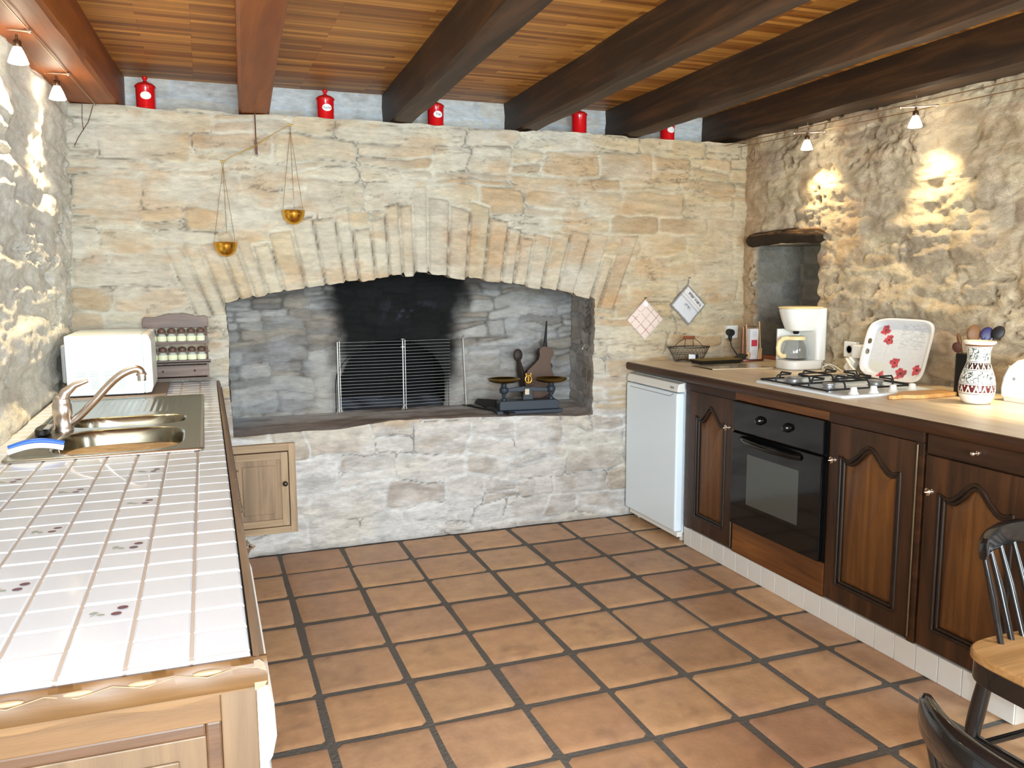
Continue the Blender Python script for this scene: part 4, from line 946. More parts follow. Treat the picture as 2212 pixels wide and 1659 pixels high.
# red apothecary jars on the ledge
def rjar(x, y, lab, word):
    z = float(ledge_z(np.array(x))) + 0.004
    t = thing('red_storage_jar', lab, 'jar', (x, y, z), 0, 'red jars on the ledge under the ceiling')
    mb = MB(); R_ = 0.0445
    mb.lathe([(0.0005, 0), (R_ - .004, 0), (R_, 0.004), (R_, 0.010), (R_ - .0015, 0.013), (R_ - .0015, 0.096), (R_, 0.1)], (x, y, z), 40); mb.build('body', M_RED, t, smooth=40)
    mb = MB(); mb.lathe([(R_ + .002, 0.1005), (R_ + .003, 0.104), (R_, 0.110), (0.034, 0.118), (0.014, 0.125), (0.008, 0.130), (0.0075, 0.136), (0.012, 0.140), (0.0135, 0.146), (0.010, 0.152), (0.0005, 0.155)], (x, y, z), 40); mb.build('lid', M_RED, t, smooth=40)
    if word is not None:
        n = 15; m2 = 9; V = []; F = []; a0 = math.radians(-90 + 3)
        mb = MB()
        pts = [(0.55 * math.cos(q) , 0.0175 * math.sin(q)) for q in np.linspace(0, 2 * math.pi, 25)[:-1]]
        mb.add([(x + (R_ + .0004) * math.cos(a0), y + (R_ + .0004) * math.sin(a0), z + .058)] + [(x + (R_ + .0004) * math.cos(a0 + u), y + (R_ + .0004) * math.sin(a0 + u), z + .058 + v) for u, v in pts] + [(x + (R_ + .0006) * math.cos(a0 + u * .5), y + (R_ + .0006) * math.sin(a0 + u * .5), z + .058 + v * .5) for u, v in pts],
               [(1 + k, 1 + (k + 1) % 24, 25 + (k + 1) % 24, 25 + k) for k in range(24)] + [(0, 25 + k, 25 + (k + 1) % 24) for k in range(24)])
        lb = mb.build('label', plain('white_label', (236, 236, 232), 0.5) if 'white_label' not in bpy.data.materials else bpy.data.materials['white_label'], t, smooth=60)
        if word:
            me = text_mesh(word, 0.017); 
            for v in me.vertices:
                u = a0 + v.co.x / R_; rr_ = R_ + .0010 + v.co.z; zz = v.co.y; v.co = (x + rr_ * math.cos(u), y + rr_ * math.sin(u), z + .058 + zz)
            finish(me, M_INK); link('lettering', me, lb)
    return t
rjar(-0.214, 4.385, 'red storage jar with a plain oval label, leftmost on the ledge', '')
rjar(0.620, 4.385, 'red storage jar with lid knob between the orange beam and the next dark beam', 'Sucre')
rjar(1.195, 4.385, 'red storage jar half hidden by the dark beam above the arch', 'Thé')
rjar(2.030, 4.385, 'red storage jar without a visible label, second from the right', None)
rjar(2.600, 4.385, 'red storage jar furthest right on the ledge, lid hidden by a beam', '')

# small oak cupboard door set in the low wall
t = thing('wall_cupboard', 'small oak cupboard door with a dark round knob let into the low hearth wall', 'cupboard', (0.22, YB, 0.125))
mb = MB(); fy0, fy1 = YB - .042, YB + .012
x0, x1, z0, z1 = 0.03, 0.396, 0.123, 0.590; w_ = 0.034
mb.box((x0, fy0, z0), (x0 + w_, fy1, z1)); mb.box((x1 - w_, fy0, z0), (x1, fy1, z1)); f = each(mb, 'frame_stile', M_GREYOAK, t, bevel=0.002)[0]
mb = MB(); mb.box((x0 + w_, fy0, z0), (x1 - w_, fy1, z0 + w_)); mb.box((x0 + w_, fy0, z1 - w_ - .004), (x1 - w_, fy1, z1)); each(mb, 'frame_rail', M_GREYOAKX, t, bevel=0.002)
mb = MB(); mb.box((x0 + w_, fy0 + .02, z0 + w_), (x1 - w_, fy0 + .022, z1 - w_)); mb.build('shadow_gap', plain('dark_gap', (70, 50, 40), .9), f)  # dark sheet in place of the shade in the gap round the door
d = framed('door', t, 'Y', fy0 + .001, x0 + w_ + .004, x1 - w_ - .004, z0 + w_ + .004, z1 - w_ - .010, -1, M_GREYOAK, M_GREYOAKX, wood('grey_oak_panel', (122, 100, 76), (170, 142, 108), (148, 122, 92), 'Z', 0.55), 0.036, 0.016)
knob(d, (x1 - w_ - .022, fy0 + .001, 0.385), -1, 0.0135, plain('pewter', (92, 92, 86), 0.3, 0.9), False, 'Y')

# folding wire fire screen
t = thing('fire_screen', 'folding wire grille standing in front of the sooted oven mouth', 'fire screen', (1.06, 4.70, 0.66))
HZ = 0.662; GT = 1.064; leaf = [((0.690, 4.715), (1.060, 4.70)), ((1.064, 4.70), (1.352, 4.722))]
for k, (a, b) in enumerate(leaf):
    mb = MB()
    for i in range(21):
        z = HZ + 0.026 + (GT - HZ - 0.03) * i / 20; mb.tube([(a[0], a[1], z), (b[0], b[1], z)], 0.0011, 5)
    mb.tube([(a[0] + .012, a[1], HZ), (a[0] + .012, a[1], GT + .004)], 0.002, 6)
    mb.build('grille_leaf', M_WIRE, t, smooth=60)
for x, y, h in ((0.690, 4.715, 0), (1.062, 4.70, 0)):
    mb = MB(); mb.tube([(x, y, HZ), (x, y, GT + h)], 0.0042, 8); 
    if h: mb.tube([(x, y, GT + h), (x + .004, y - .02, GT + h + .006), (x - .004, y - .03, GT + h - .01)], 0.0035, 6)
    if x > 1 and not h: mb.lathe([(0.012, 0), (0.012, 0.005)], (x, y, GT - .04), 14); mb.lathe([(0.010, 0), (0.010, 0.004)], (x, y, GT + .005), 14)
    mb.tube([(x - .018, y - .03, HZ + .001), (x, y, HZ + .03), (x + .022, y + .01, HZ + .001)], 0.003, 6)
    mb.build('upright', M_WIRE, t, smooth=60)

t = thing('fire_iron', 'thin hooked steel rod standing on the hearth right of the wire grille', 'fire iron', (1.445, 4.72, .66))
mb = MB(); mb.tube([(1.449, 4.72, .655), (1.433, 4.725, 1.072), (1.437, 4.70, 1.082), (1.428, 4.69, 1.062)], [.0042, .004, .0035, .0035], 8); mb.build('rod', M_WIRE, t, smooth=60)
mb = MB(); mb.tube([(1.425, 4.71, .664), (1.449, 4.72, .658), (1.47, 4.69, .664)], .004, 6); mb.build('foot_bar', M_CAST, t, smooth=60)
# iron bar and wedge-shaped shovel on the hearth
t = thing('fire_shovel', 'black iron fire shovel with a long handle lying on the hearth left of the scale', 'shovel', (1.5, 4.42, 0.66))
mb = MB(); mb.tube([(1.435, 4.655, 0.668), (1.50, 4.46, 0.668), (1.575, 4.30, 0.666)], [0.006, 0.006, 0.009], 8); mb.box((1.56, 4.27, .659), (1.60, 4.31, .672)); mb.build('handle', M_CAST, t, smooth=50)
mb = MB(); mb.add([(1.47, 4.62, 0.69), (1.50, 4.66, 0.705), (1.66, 4.56, 0.70), (1.66, 4.50, 0.668), (1.52, 4.55, 0.668), (1.47, 4.62, 0.683), (1.50, 4.66, 0.695), (1.66, 4.56, 0.69), (1.66, 4.50, 0.66), (1.52, 4.55, 0.66)],
                 [(0, 1, 2, 3, 4), (9, 8, 7, 6, 5), (0, 4, 9, 5), (4, 3, 8, 9), (3, 2, 7, 8), (2, 1, 6, 7), (1, 0, 5, 6)]); mb.build('blade', M_CAST, t)

# Roberval kitchen scale
zs = 0.648
t = thing('counter_scale', 'antique two-pan kitchen scale with brass pans and dark iron base on the hearth', 'scale', (1.715, 4.385, zs), -0.10)
t_M = WM[t.name]
def L(mb): mb.M = t_M; return mb
mb = L(MB()); mb.prism([(-0.193, 0.004), (0.193, 0.004), (0.197, 0.014), (0.193, 0.024), (-0.193, 0.024), (-0.197, 0.014)], 'Y', -0.062, 0.055); mb.prism([(-0.176, 0.024), (0.176, 0.024), (0.176, 0.066), (0.164, 0.078), (-0.164, 0.078), (-0.176, 0.066)], 'Y', -0.045, 0.045)
mb.build('base', M_ENAMELB, t, bevel=0.004)
mb = L(MB())
for x in (-0.14, 0.14):
    mb.lathe([(0.016, 0.078), (0.016, 0.086), (0.008, 0.092), (0.008, 0.100), (0.013, 0.106), (0.011, 0.112), (0.022, 0.120), (0.026, 0.128), (0.026, 0.146), (0.018, 0.152), (0.014, 0.170), (0.022, 0.176)], (x, 0, 0), 16)
each(mb, 'pan_pillar', M_ENAMELB, t, smooth=50)
mb = L(MB()); mb.prism([(-0.15, 0.128), (0.15, 0.122), (0.15, 0.138), (0.02, 0.152), (-0.02, 0.154), (-0.15, 0.144)], 'Y', -0.008, 0.008); mb.prism([(-.03, .078), (.03, .078), (.018, .15), (-.018, .15)], 'Y', -.014, .014); mb.build('beam', M_ENAMELB, t, bevel=0.002)
mb = L(MB())
for x, z, R_ in ((-0.140, 0.176, 0.094), (0.140, 0.170, 0.094)):
    mb.lathe([(0.0005, 0), (0.03, 0.001), (0.065, 0.006), (0.086, 0.014), (R_, 0.024), (R_ + .001, 0.026), (R_ - .002, 0.0265), (0.084, 0.017), (0.062, 0.009), (0.0005, 0.004)], (x, 0, z), 36)
each(mb, 'brass_pan', M_BRASSD, t, smooth=50)
mb = L(MB()); mb.tube([(0.019 * math.cos(a), -0.018, 0.196 + 0.022 * math.sin(a)) for a in np.linspace(0, 6.28, 21)[:-1]], 0.0045, 8, closed=True)
mb.box((-.003, -.021, .176), (.003, -.015, .212)); mb.box((-.017, -.021, .218), (-.011, -.015, .232)); mb.box((.011, -.021, .218), (.017, -.015, .232)); mb.build('pointer_ring', M_BRASS, t, smooth=50)
mb = L(MB()); mb.box((-.022, -.024, .108), (.004, -.016, .142)); mb.build('maker_plate', plain('ivory_plate', (196, 184, 160), .5), t, bevel=.002)

# bellows leaning in the corner
t = thing('fire_bellows', 'brown wooden bellows with an iron nozzle pointing up behind the kitchen scale', 'bellows', (1.84, 4.6, 0.66))
BM = Matrix.Translation((1.822, 4.60, 0.655)) @ Matrix.Rotation(math.radians(18), 4, 'Y') @ Matrix.Rotation(math.radians(-8), 4, 'X') @ Matrix.Diagonal((1.16, 1.0, 1.02, 1))
def bell(s_, zoff=0): 
    hw = [(0.0, 0.012), (0.02, 0.018), (0.045, 0.022), (0.07, 0.05), (0.11, 0.078), (0.15, 0.086), (0.19, 0.078), (0.235, 0.052), (0.27, 0.034), (0.30, 0.034), (0.32, 0.042), (0.34, 0.040), (0.355, 0.022)]
    return [(-w * s_, z + zoff) for z, w in hw] + [(w * s_, z + zoff) for z, w in reversed(hw)]
mb = MB(); mb.M = BM; mb.prism(bell(1), 'Y', -0.045, -0.033); mb.build('front_board', M_LEATHER, t, bevel=0.003)
mb = MB(); mb.M = BM @ Matrix.Translation((0.035, 0, 0)); mb.prism([(x, z * .8) for x, z in bell(1.0)], 'Y', 0.02, 0.032); mb.build('rear_board', M_LEATHD, t, bevel=0.003)
mb = MB(); mb.M = BM @ Matrix.Translation((0.005, 0, 0)); mb.prism([p for p in bell(0.93) if 0.06 < p[1] < 0.345], 'Y', -0.034, 0.021); mb.build('leather_gusset', M_LEATHD, t)
mb = MB(); mb.M = BM; mb.tube([(0, -.01, .34), (-0.012, -.01, .40), (-0.030, -.012, .51)], [0.014, 0.008, 0.004], 10); mb.build('nozzle', M_CAST, t, smooth=50)
mb = MB(); mb.sphere((1.76, 4.66, 0.955), 0.030, 16, 1.3, 1, .5); mb.tube([(1.76, 4.66, .94), (1.775, 4.66, .86), (1.80, 4.66, 0.75), (1.80, 4.66, .66)], [.022, .045, .05, .02], 12, flat=.4)
o = mb.build('wooden_paddle', M_LEATHD, None, smooth=50); prop(o, 'dark round-ended wooden paddle behind the bellows', 'paddle')
t = MB(); t.tube([(2.085, 4.40, 1.03), (2.075, 4.395, 1.022), (2.062, 4.39, 1.008)], 0.0035, 6); t.sphere((2.062, 4.39, 1.006), .006, 8); o = t.build('wall_hook', plain('pale_metal_hook', (214, 214, 210), .3, .7), None, smooth=50); prop(o, 'small bright metal hook on the right inner wall of the fireplace', 'hook')

# pot holders
def square_cloth(name, lab, cx, cz, hw, hh, fn, rot, bulge=0.008):
    n = 70; A, B = grid(np.linspace(-1, 1, n), np.linspace(-1, 1, n))
    X = (A * hw * math.cos(rot) - B * hh * math.sin(rot)); Z = (A * hw * math.sin(rot) + B * hh * math.cos(rot))
    c = fn(A, B)
    pill = (1 - np.abs(A) ** 6) * (1 - np.abs(B) ** 6)
    Y = YB - 0.022 - bulge * pill + 0.002 * (fbm(A * 3, B * 3, 6) - 0.5)
    Yb = YB - 0.014 + 0 * A
    return arr_mesh(name, [(np.stack([cx + X, Y, cz + Z], -1), c, False, None), (np.stack([cx + X * .99, Yb, cz + Z * .99], -1), c, True, None)] , M_FLAT, origin=None)
def pink(A, B):
    c = np.broadcast_to(s3((222, 204, 192)), A.shape + (3,)); u = np.abs(((A + 1) * 1.75 + .12) % 1 - 0.5); v = np.abs(((B + 1) * 1.75 + .12) % 1 - 0.5)
    l = np.maximum(sstep(0.455, 0.475, u), sstep(0.455, 0.475, v)) * (fbm(A * 9, B * 9, 4) > 0.36)
    c = mixc(c, np.broadcast_to(s3((158, 92, 86)), c.shape), l * 0.9)
    e = np.maximum(np.abs(A), np.abs(B)); c = mixc(c, np.broadcast_to(s3((214, 196, 190)), c.shape), sstep(.95, .97, e))
    return mixc(c, np.broadcast_to(s3((244, 240, 232)), c.shape), ((A > .60) & (A < .92) & (B > .60) & (B < .92)) * 1.0)
def greyc(A, B):
    c = np.broadcast_to(s3((204, 204, 206)), A.shape + (3,)); wv = 0.06 * (vn(A * 14, B * 14, 4) - .5)
    e = np.maximum(np.abs(A), np.abs(B)); c = mixc(c, np.broadcast_to(s3((216, 212, 206)), c.shape), (B > .25) * .8)
    c = mixc(c, np.broadcast_to(s3((168, 160, 156)), c.shape), ((np.abs(B - .12) < .05) | (np.abs(B - .34) < .03)) * .7)
    tx = (np.abs(B - .62) < .10) & (A > -.6) & (A < .75) & (vn(A * 16, B * 7, 8) > .45); c = mixc(c, np.broadcast_to(s3((96, 90, 92)), c.shape), tx * .85)
    tx = (np.abs(B + .16) < .09) & (np.abs(A) < .28) & (vn(A * 22, B * 14, 9) > .4); c = mixc(c, np.broadcast_to(s3((110, 106, 112)), c.shape), tx * .8)
    return mixc(c, np.broadcast_to(s3((136, 132, 128)), c.shape), sstep(.88, .91, e + wv))
h1 = square_cloth('pot_holder', '', 2.423, 1.172, 0.084, 0.084, pink, math.radians(45)); h1.name = 'pot_holder'
prop(h1, 'square pink pot holder with dark red grid lines hanging on the back wall', 'pot holder')
mb = MB(); mb.tube([(2.42, YB - .016, 1.288), (2.424, YB - .018, 1.30), (2.43, YB - .016, 1.296)], .0015, 6); mb.tube([(2.426, YB - .03, 1.301), (2.426, YB + .01, 1.298)], .0022, 6); mb.build('hanging_loop', M_RUST, h1)
h2 = square_cloth('pot_holder', '', 2.714, 1.254, 0.088, 0.084, greyc, math.radians(-44)); prop(h2, 'square grey-edged pot holder with printed lines hanging higher on the back wall', 'pot holder')
mb = MB(); mb.tube([(2.712, YB - .018, 1.368), (2.716, YB - .018, 1.40), (2.722, YB - .016, 1.412), (2.716, YB - .018, 1.40)], .0045, 6, flat=.5); mb.tube([(2.722, YB - .03, 1.415), (2.722, YB + .01, 1.412)], .003, 6); mb.build('hanging_loop', plain('grey_tape', (140, 136, 130), .8), h2)
# loose wires at the ends of the lamp cables
mb = MB(); mb.tube([(-0.43, YB - .03, 2.205), (-0.455, YB - .025, 2.13), (-0.50, YB - .022, 2.06), (-0.52, YB - .02, 2.02)], .0016, 5); mb.tube([(-0.475, YB - .03, 2.205), (-0.48, YB - .025, 2.14), (-0.478, YB - .022, 2.09)], .0014, 5)
o = mb.build('loose_wire', M_RUST, None, smooth=60); prop(o, 'thin brown loose wire hanging down the top left corner of the back wall', 'wire')
mb = MB(); mb.tube([(3.09, YB - .10, 2.178), (3.085, YB - .06, 2.13), (3.10, YB - .08, 2.10), (3.12 - .04, YB - .12, 2.12), (3.075, YB - .13, 2.165)], .0016, 5)
o = mb.build('loose_wire', M_RUST, None, smooth=60); prop(o, 'thin loop of wire in the top right corner where the lamp cables end', 'wire')
# ------------------------------------------------------------------ right side: worktop, cabinets, appliances
ZW = 0.928; XF = 2.340
t = thing('wooden_worktop', 'long pale worktop with dark brown wooden edge along the right wall', 'worktop', (2.7, 3.0, 0.88))
mb = MB(); mb.box((2.318, 1.715, 0.892), (3.105, 4.292, ZW)); mb.box((3.09, 3.64, 0.90), (3.44, 4.19, ZW + .0005)); mb.build('top', M_TOPR, t, bevel=0.002)
mb = MB(); mb.prism([(2.318, 0.884), (2.308, 0.884), (2.301, 0.892), (2.300, 0.918), (2.305, 0.9265), (2.318, 0.9275)], 'Y', 1.705, 4.292); mb.prism([(2.30, 1.705), (3.10, 1.705), (3.10, 1.716), (2.30, 1.716)], 'Z', .884, .927)
mb.build('wooden_edge', M_DARKY, t, bevel=0.002, smooth=40)

def arch_door(parent, y0, y1, z0, z1, hump=0.055, st=0.062, low=0.10, knob_y=None, knob_z=None, name='door'):
    """dark door in the plane x = XF with a curved panel top"""
    yc = (y0 + y1) / 2; hw = (y1 - y0) / 2 - st; zb = z0 + low * 0.75; zs = z1 - st - hump
    inner = []
    for k in range(21): inner.append((yc - hw + 2 * hw * k / 20, zb))
    for k in range(1, 24): inner.append((yc + hw, zb + (zs - zb) * k / 24))
    M_ = 48
    for k in range(M_ + 1):
        s_ = 1 - 2 * k / M_; a = abs(s_)
        f = (0.5 + 0.5 * math.cos(math.pi * min(1, a / 0.62))) - 0.22 * math.sin(math.pi * max(0, min(1, (a - 0.52) / 0.48)))
        inner.append((yc + hw * s_, zs + hump * f))
    for k in range(1, 24): inner.append((yc - hw, zs - (zs - zb) * k / 24))
    cz = (zb + zs) / 2; H2 = (y1 - y0) / 2; outer = []
    for (y, z) in inner:
        dy, dz = y - yc, z - cz; sc = 1e9
        if abs(dy) > 1e-6: sc = min(sc, H2 / abs(dy))
        if dz > 1e-6: sc = min(sc, (z1 - cz) / dz)
        if dz < -1e-6: sc = min(sc, (z0 - cz) / dz)
        outer.append([yc + dy * sc, cz + dz * sc])
    for cy, cz_ in ((y0, z0), (y1, z0), (y1, z1), (y0, z1)):
        k = min(range(len(outer)), key=lambda i: (outer[i][0] - cy) ** 2 + (outer[i][1] - cz_) ** 2); outer[k] = [cy, cz_]
    n = len(inner); mb = MB(); fx, bx = XF, XF + 0.02
    V = [(fx, p[0], p[1]) for p in outer] + [(fx, p[0], p[1]) for p in inner] + [(bx, p[0], p[1]) for p in inner] + [(bx, p[0], p[1]) for p in outer]
    F = []
    for q in range(4):
        a, b = q * n, ((q + 1) % 4) * n
        for k in range(n): F.append((a + k, a + (k + 1) % n, b + (k + 1) % n, b + k))
    mb.add(V, F); d = mb.build(name, M_DARK, parent, smooth=30)
    mb = MB(); mb.tube([(XF + .001, p[0], p[1]) for p in inner], 0.0075, 8, closed=True)
    def inset(dd): return [(yc + (p[0] - yc) * (1 - dd / hw), cz + (p[1] - cz) * (1 - dd / ((zs - zb) / 2 + hump))) for p in inner]
    mb.tube([(XF + .008, p[0], p[1]) for p in inset(0.014)], 0.0085, 8, closed=True)
    mb.build('moulding', wood('dark_moulding', (18, 11, 7), (44, 27, 15), None, 'Z', .4) if 'dark_moulding' not in bpy.data.materials else bpy.data.materials['dark_moulding'], d, smooth=60)  # moulding wood darkened: shade of the bevel put into its colour
    a, b = inset(0.022), inset(0.050); mb = MB(); n = len(a)
    c_ = inset(-0.004)
    mb.add([(XF + .015, p[0], p[1]) for p in c_] + [(XF + .013, p[0], p[1]) for p in a] + [(XF + .004, p[0], p[1]) for p in b], [(k, (k + 1) % n, n + (k + 1) % n, n + k) for k in range(n)] + [(n + k, n + (k + 1) % n, 2 * n + (k + 1) % n, 2 * n + k) for k in range(n)] + [tuple(2 * n + k for k in range(n))])
    mb.build('panel', M_PANEL, d, smooth=25)
    if knob_y: knob(d, (XF, knob_y, knob_z), -1, 0.011, M_CHROME, True)
    return d
def carcass(y0, y1, lab):
    t = thing('base_cabinet', lab, 'cabinet', (2.7, (y0 + y1) / 2, 0.1), 0, 'dark oak base cabinets on the right')
    mb = MB(); mb.box((XF + .021, y0, 0.10), (3.08, y1, 0.883)); mb.build('carcass', M_DARK, t, bevel=.001); return t
DZ0, DZ1 = 0.125, 0.835
t = carcass(3.272, 3.705, 'narrow dark oak base cabinet between the fridge and the black oven')
arch_door(t, 3.290, 3.665, 0.110, DZ1, 0.06, 0.062, knob_y=3.318, knob_z=0.70)
mb = MB(); mb.box((XF - .002, 3.272, .838), (XF + .02, 3.705, .883)); mb.box((XF + .002, 3.667, .10), (XF + .02, 3.705, .838)); each(mb, 'face_rail', M_DARKY, t, bevel=.002)
mb = MB(); mb.cyl((XF - .003, 3.281, .12), (XF - .003, 3.281, .83), .0045); mb.build('highlight_rod', plain('pewter_highlight', (120, 106, 84), .3, .9), t, smooth=60)  # added rod standing in for a highlight on the rounded door moulding
# oven housing
t = thing('oven_housing', 'dark oak cabinet frame holding the black built-in oven', 'cabinet', (2.7, 2.95, 0.1), 0, 'dark oak base cabinets on the right')
mb = MB(); mb.box((XF + .021, 2.645, 0.10), (3.08, 2.66, 0.883)); mb.box((XF + .021, 3.256, .10), (3.08, 3.27, .883)); mb.box((XF + .021, 2.66, .10), (3.08, 3.256, .118)); mb.build('carcass', M_DARK, t)
mb = MB(); mb.box((XF, 2.640, 0.100), (XF + .02, 3.272, 0.243)); mb.box((XF - .002, 2.640, .842), (XF + .02, 3.272, .883)); each(mb, 'face_rail', wood('oak_rail', (78, 44, 18), (126, 78, 34), (102, 60, 26), 'Y', .4), t, bevel=.002)
t = thing('built_in_oven', 'black built-in oven with glass window and two round knobs under the hob', 'oven', (2.6, 2.95, 0.24))
mb = MB(); mb.box((XF + .004, 2.662, .245), (2.90, 3.254, .840)); mb.build('body', M_BLACKM, t)
mb = MB(); mb.box((XF - .018, 2.650, .700), (XF + .004, 3.264, .840)); mb.build('control_panel', M_BLACK, t, bevel=.003)
mb = MB(); mb.box((XF - .022, 2.650, .250), (XF + .004, 3.264, .694)); d = mb.build('door', M_BLACK, t, bevel=.004)
mb = MB(); mb.box((XF - .0232, 2.785, .368), (XF - .0215, 3.140, .606)); mb.build('window', plain('oven_glass', (66, 70, 66), .16, coat=.3), d)
mb = MB(); pts = [(XF - .022 - .040 * math.sin(math.pi * k / 16) ** .5, 2.775 + .41 * k / 16, .668 - .004 * math.cos(math.pi * k / 16)) for k in range(17)]; mb.tube(pts, .010, 10, flat=1.3); mb.build('handle', M_BLACK, d, smooth=60)
for y in (3.058, 2.869):
    mb = MB(); mb.lathe([(.021, 0), (.021, -.006), (.018, -.010), (.016, -.022), (.012, -.025), (.0005, -.026)], (XF - .018, y, .776), 24, 'X'); mb.build('knob', M_BLACK, t, smooth=50)
t = carcass(2.170, 2.642, 'dark oak base cabinet right of the black oven with carved arched door')
arch_door(t, 2.205, 2.632, 0.110, 0.835, 0.062, knob_y=2.600, knob_z=.690)
mb = MB(); mb.box((XF - .002, 2.170, .838), (XF + .02, 2.642, .883)); mb.box((XF + .002, 2.170, .10), (XF + .02, 2.202, .838)); each(mb, 'face_rail', M_DARKY, t, bevel=.002)
mb = MB(); mb.cyl((XF - .003, 2.194, .12), (XF - .003, 2.194, .83), .0045); mb.build('highlight_rod', bpy.data.materials['pewter_highlight'], t, smooth=60)  # second added rod, again drawing the moulding highlight
t = carcass(1.735, 2.168, 'dark oak base cabinet at the near right with a drawer over its arched door')
arch_door(t, 1.752, 2.155, 0.110, 0.800, 0.062, knob_y=2.125, knob_z=.676)
mb = MB(); mb.box((XF - .002, 1.752, .806), (XF + .02, 2.155, .878)); d = mb.build('drawer', M_DARKY, t, bevel=.005); knob(d, (XF - .002, 1.953, .846), -1, .010, M_CHROME)
# tiled plinth
t = thing('tiled_plinth', 'kick plinth of white tiles running along the floor under the dark cabinets', 'plinth', (2.36, 2.7, 0))
mb = MB(); mb.box((2.352, 1.765, 0), (2.40, 3.708, 0.098)); mb.build('backing', M_GROUTW, t)
mb = MB(); y = 1.766
while y < 3.70:
    y2 = min(y + .0975, 3.707); mb.box((2.346, y + .0012, .001), (2.3525, y2 - .0012, .0975)); y += .0985
mb.build('tiles', plain('plinth_tile', (214, 212, 206), .3, var=.03, scale=8), t, bevel=.0012)

# refrigerator
t = thing('refrigerator', 'white under-counter refrigerator left of the dark oak cabinets', 'refrigerator', (2.65, 3.99, 0))
mb = MB(); mb.box((2.352, 3.735, 0.05), (2.93, 4.282, 0.868)); mb.build('body', M_WHITE, t, bevel=.004)
mb = MB(); mb.box((2.300, 3.728, 0.062), (2.348, 4.286, 0.812)); d = mb.build('door', M_WHITE, t, bevel=.010, seg=3)
mb = MB(); mb.prism([(2.348, .818), (2.304, .818), (2.302, .835), (2.312, .862), (2.348, .866)], 'Y', 3.728, 4.286); p_ = mb.build('top_panel', M_WHITEP, t, bevel=.003)
mb = MB(); mb.box((2.3015, 3.765, .833), (2.303, 3.800, .845)); mb.build('badge', M_GREYP, p_)
mb = MB(); mb.box((2.2985, 3.80, .790), (2.301, 4.24, .7935)); mb.prism([(3.80, .7935), (3.80, .790), (3.765, .806), (3.765, .8095)], 'X', 2.2985, 2.301); mb.build('grip_line', M_GREYP, d)
mb = MB(); mb.box((2.325, 3.74, 0.028), (2.36, 4.27, .056)); mb.build('bottom_hinge_plate', M_WHITEP, t, bevel=.003)
for y in (3.775, 4.24):
    mb = MB(); mb.cyl((2.38, y, 0), (2.38, y, .05), .016); mb.cyl((2.85, y, 0), (2.85, y, .05), .016); each(mb, 'foot', M_WHITEP, t, smooth=40)

# ---- gas hob
t = thing('gas_hob', 'white enamel gas hob with black pan supports and four burners', 'hob', (2.66, 2.95, ZW))
HX0, HX1, HY0, HY1 = 2.405, 2.925, 2.640, 3.225
mb = MB(); P = rrect(HX0, HY0, HX1, HY1, .02); n = len(P); rings = [(0, ZW + .0006), (.001, ZW + .007), (.006, ZW + .010), (.022, ZW + .010), (.028, ZW + .007)]
V_ = []
for dd, z in rings: V_ += [(p[0], p[1], z) for p in rrect(HX0 + dd, HY0 + dd, HX1 - dd, HY1 - dd, .02 - dd * .3)]
mb.add(V_, [(i * n + j, i * n + (j + 1) % n, (i + 1) * n + (j + 1) % n, (i + 1) * n + j) for i in range(4) for j in range(n)] + [tuple(4 * n + j for j in range(n))]); mb.build('plate', M_WHITE, t, smooth=50)
BUR = [(2.535, 3.105, .042), (2.535, 2.875, .028), (2.795, 2.875, .034), (2.795, 3.105, .036)]
for x, y, r in BUR:
    mb = MB(); mb.lathe([(r * 1.1, .0), (r * 1.1, .003), (r * .85, .005), (r * .85, .014), (r * .98, .016), (r, .020), (r * .92, .024), (.0005, .025)], (x, y, ZW + .007), 30); mb.build('burner', M_ALU, t, smooth=40)
gz = ZW + .046
for ya, yb in ((2.995, 3.205), (2.775, 2.985)):
    mb = MB(); r = .0042
    for xa, xb in ((2.430, 2.900),):
        fz = ZW + .016
        mb.tube([(xa, ya, fz), (xb, ya, fz), (xb, yb, fz), (xa, yb, fz)], .0045, 6, closed=True)
        for bx in (2.535, 2.795):
            yc = (ya + yb) / 2
            mb.tube([(bx, ya, fz), (bx, ya + .004, gz - .012), (bx, ya + .012, gz), (bx, yc - .026, gz)], r, 6)
            mb.tube([(bx, yb, fz), (bx, yb - .004, gz - .012), (bx, yb - .012, gz), (bx, yc + .026, gz)], r, 6)
            for sx, ex in ((-1, xa if bx < 2.6 else 2.665), (1, 2.665 if bx < 2.6 else xb)):
                if abs(ex - 2.665) > .01: mb.tube([(ex, yc, fz), (ex + -sx * .004, yc, gz - .012), (ex - sx * .012, yc, gz), (bx + sx * .026, yc, gz)], r, 6)
                else: mb.tube([(ex, yc, gz), (bx + sx * .026, yc, gz)], r, 6)
        mb.tube([(2.665, ya, fz), (2.665, ya + .004, gz - .012), (2.665, ya + .014, gz), (2.665, yb - .014, gz), (2.665, yb - .004, gz - .012), (2.665, yb, fz)], r, 6)
        for x_ in (xa + .01, xb - .01):
            for y_ in (ya, yb): mb.cyl((x_, y_, ZW + .008), (x_, y_, fz), .006, n=8)
    mb.build('pan_support', M_CAST, t, smooth=50)
for k in range(4):
    mb = MB(); mb.lathe([(.021, 0), (.021, .004), (.016, .008), (.013, .026), (.010, .029), (.0005, .030)], (2.505 + .105 * k, 2.695, ZW + .007), 22); mb.build('knob', M_WHITEP, t, smooth=50)

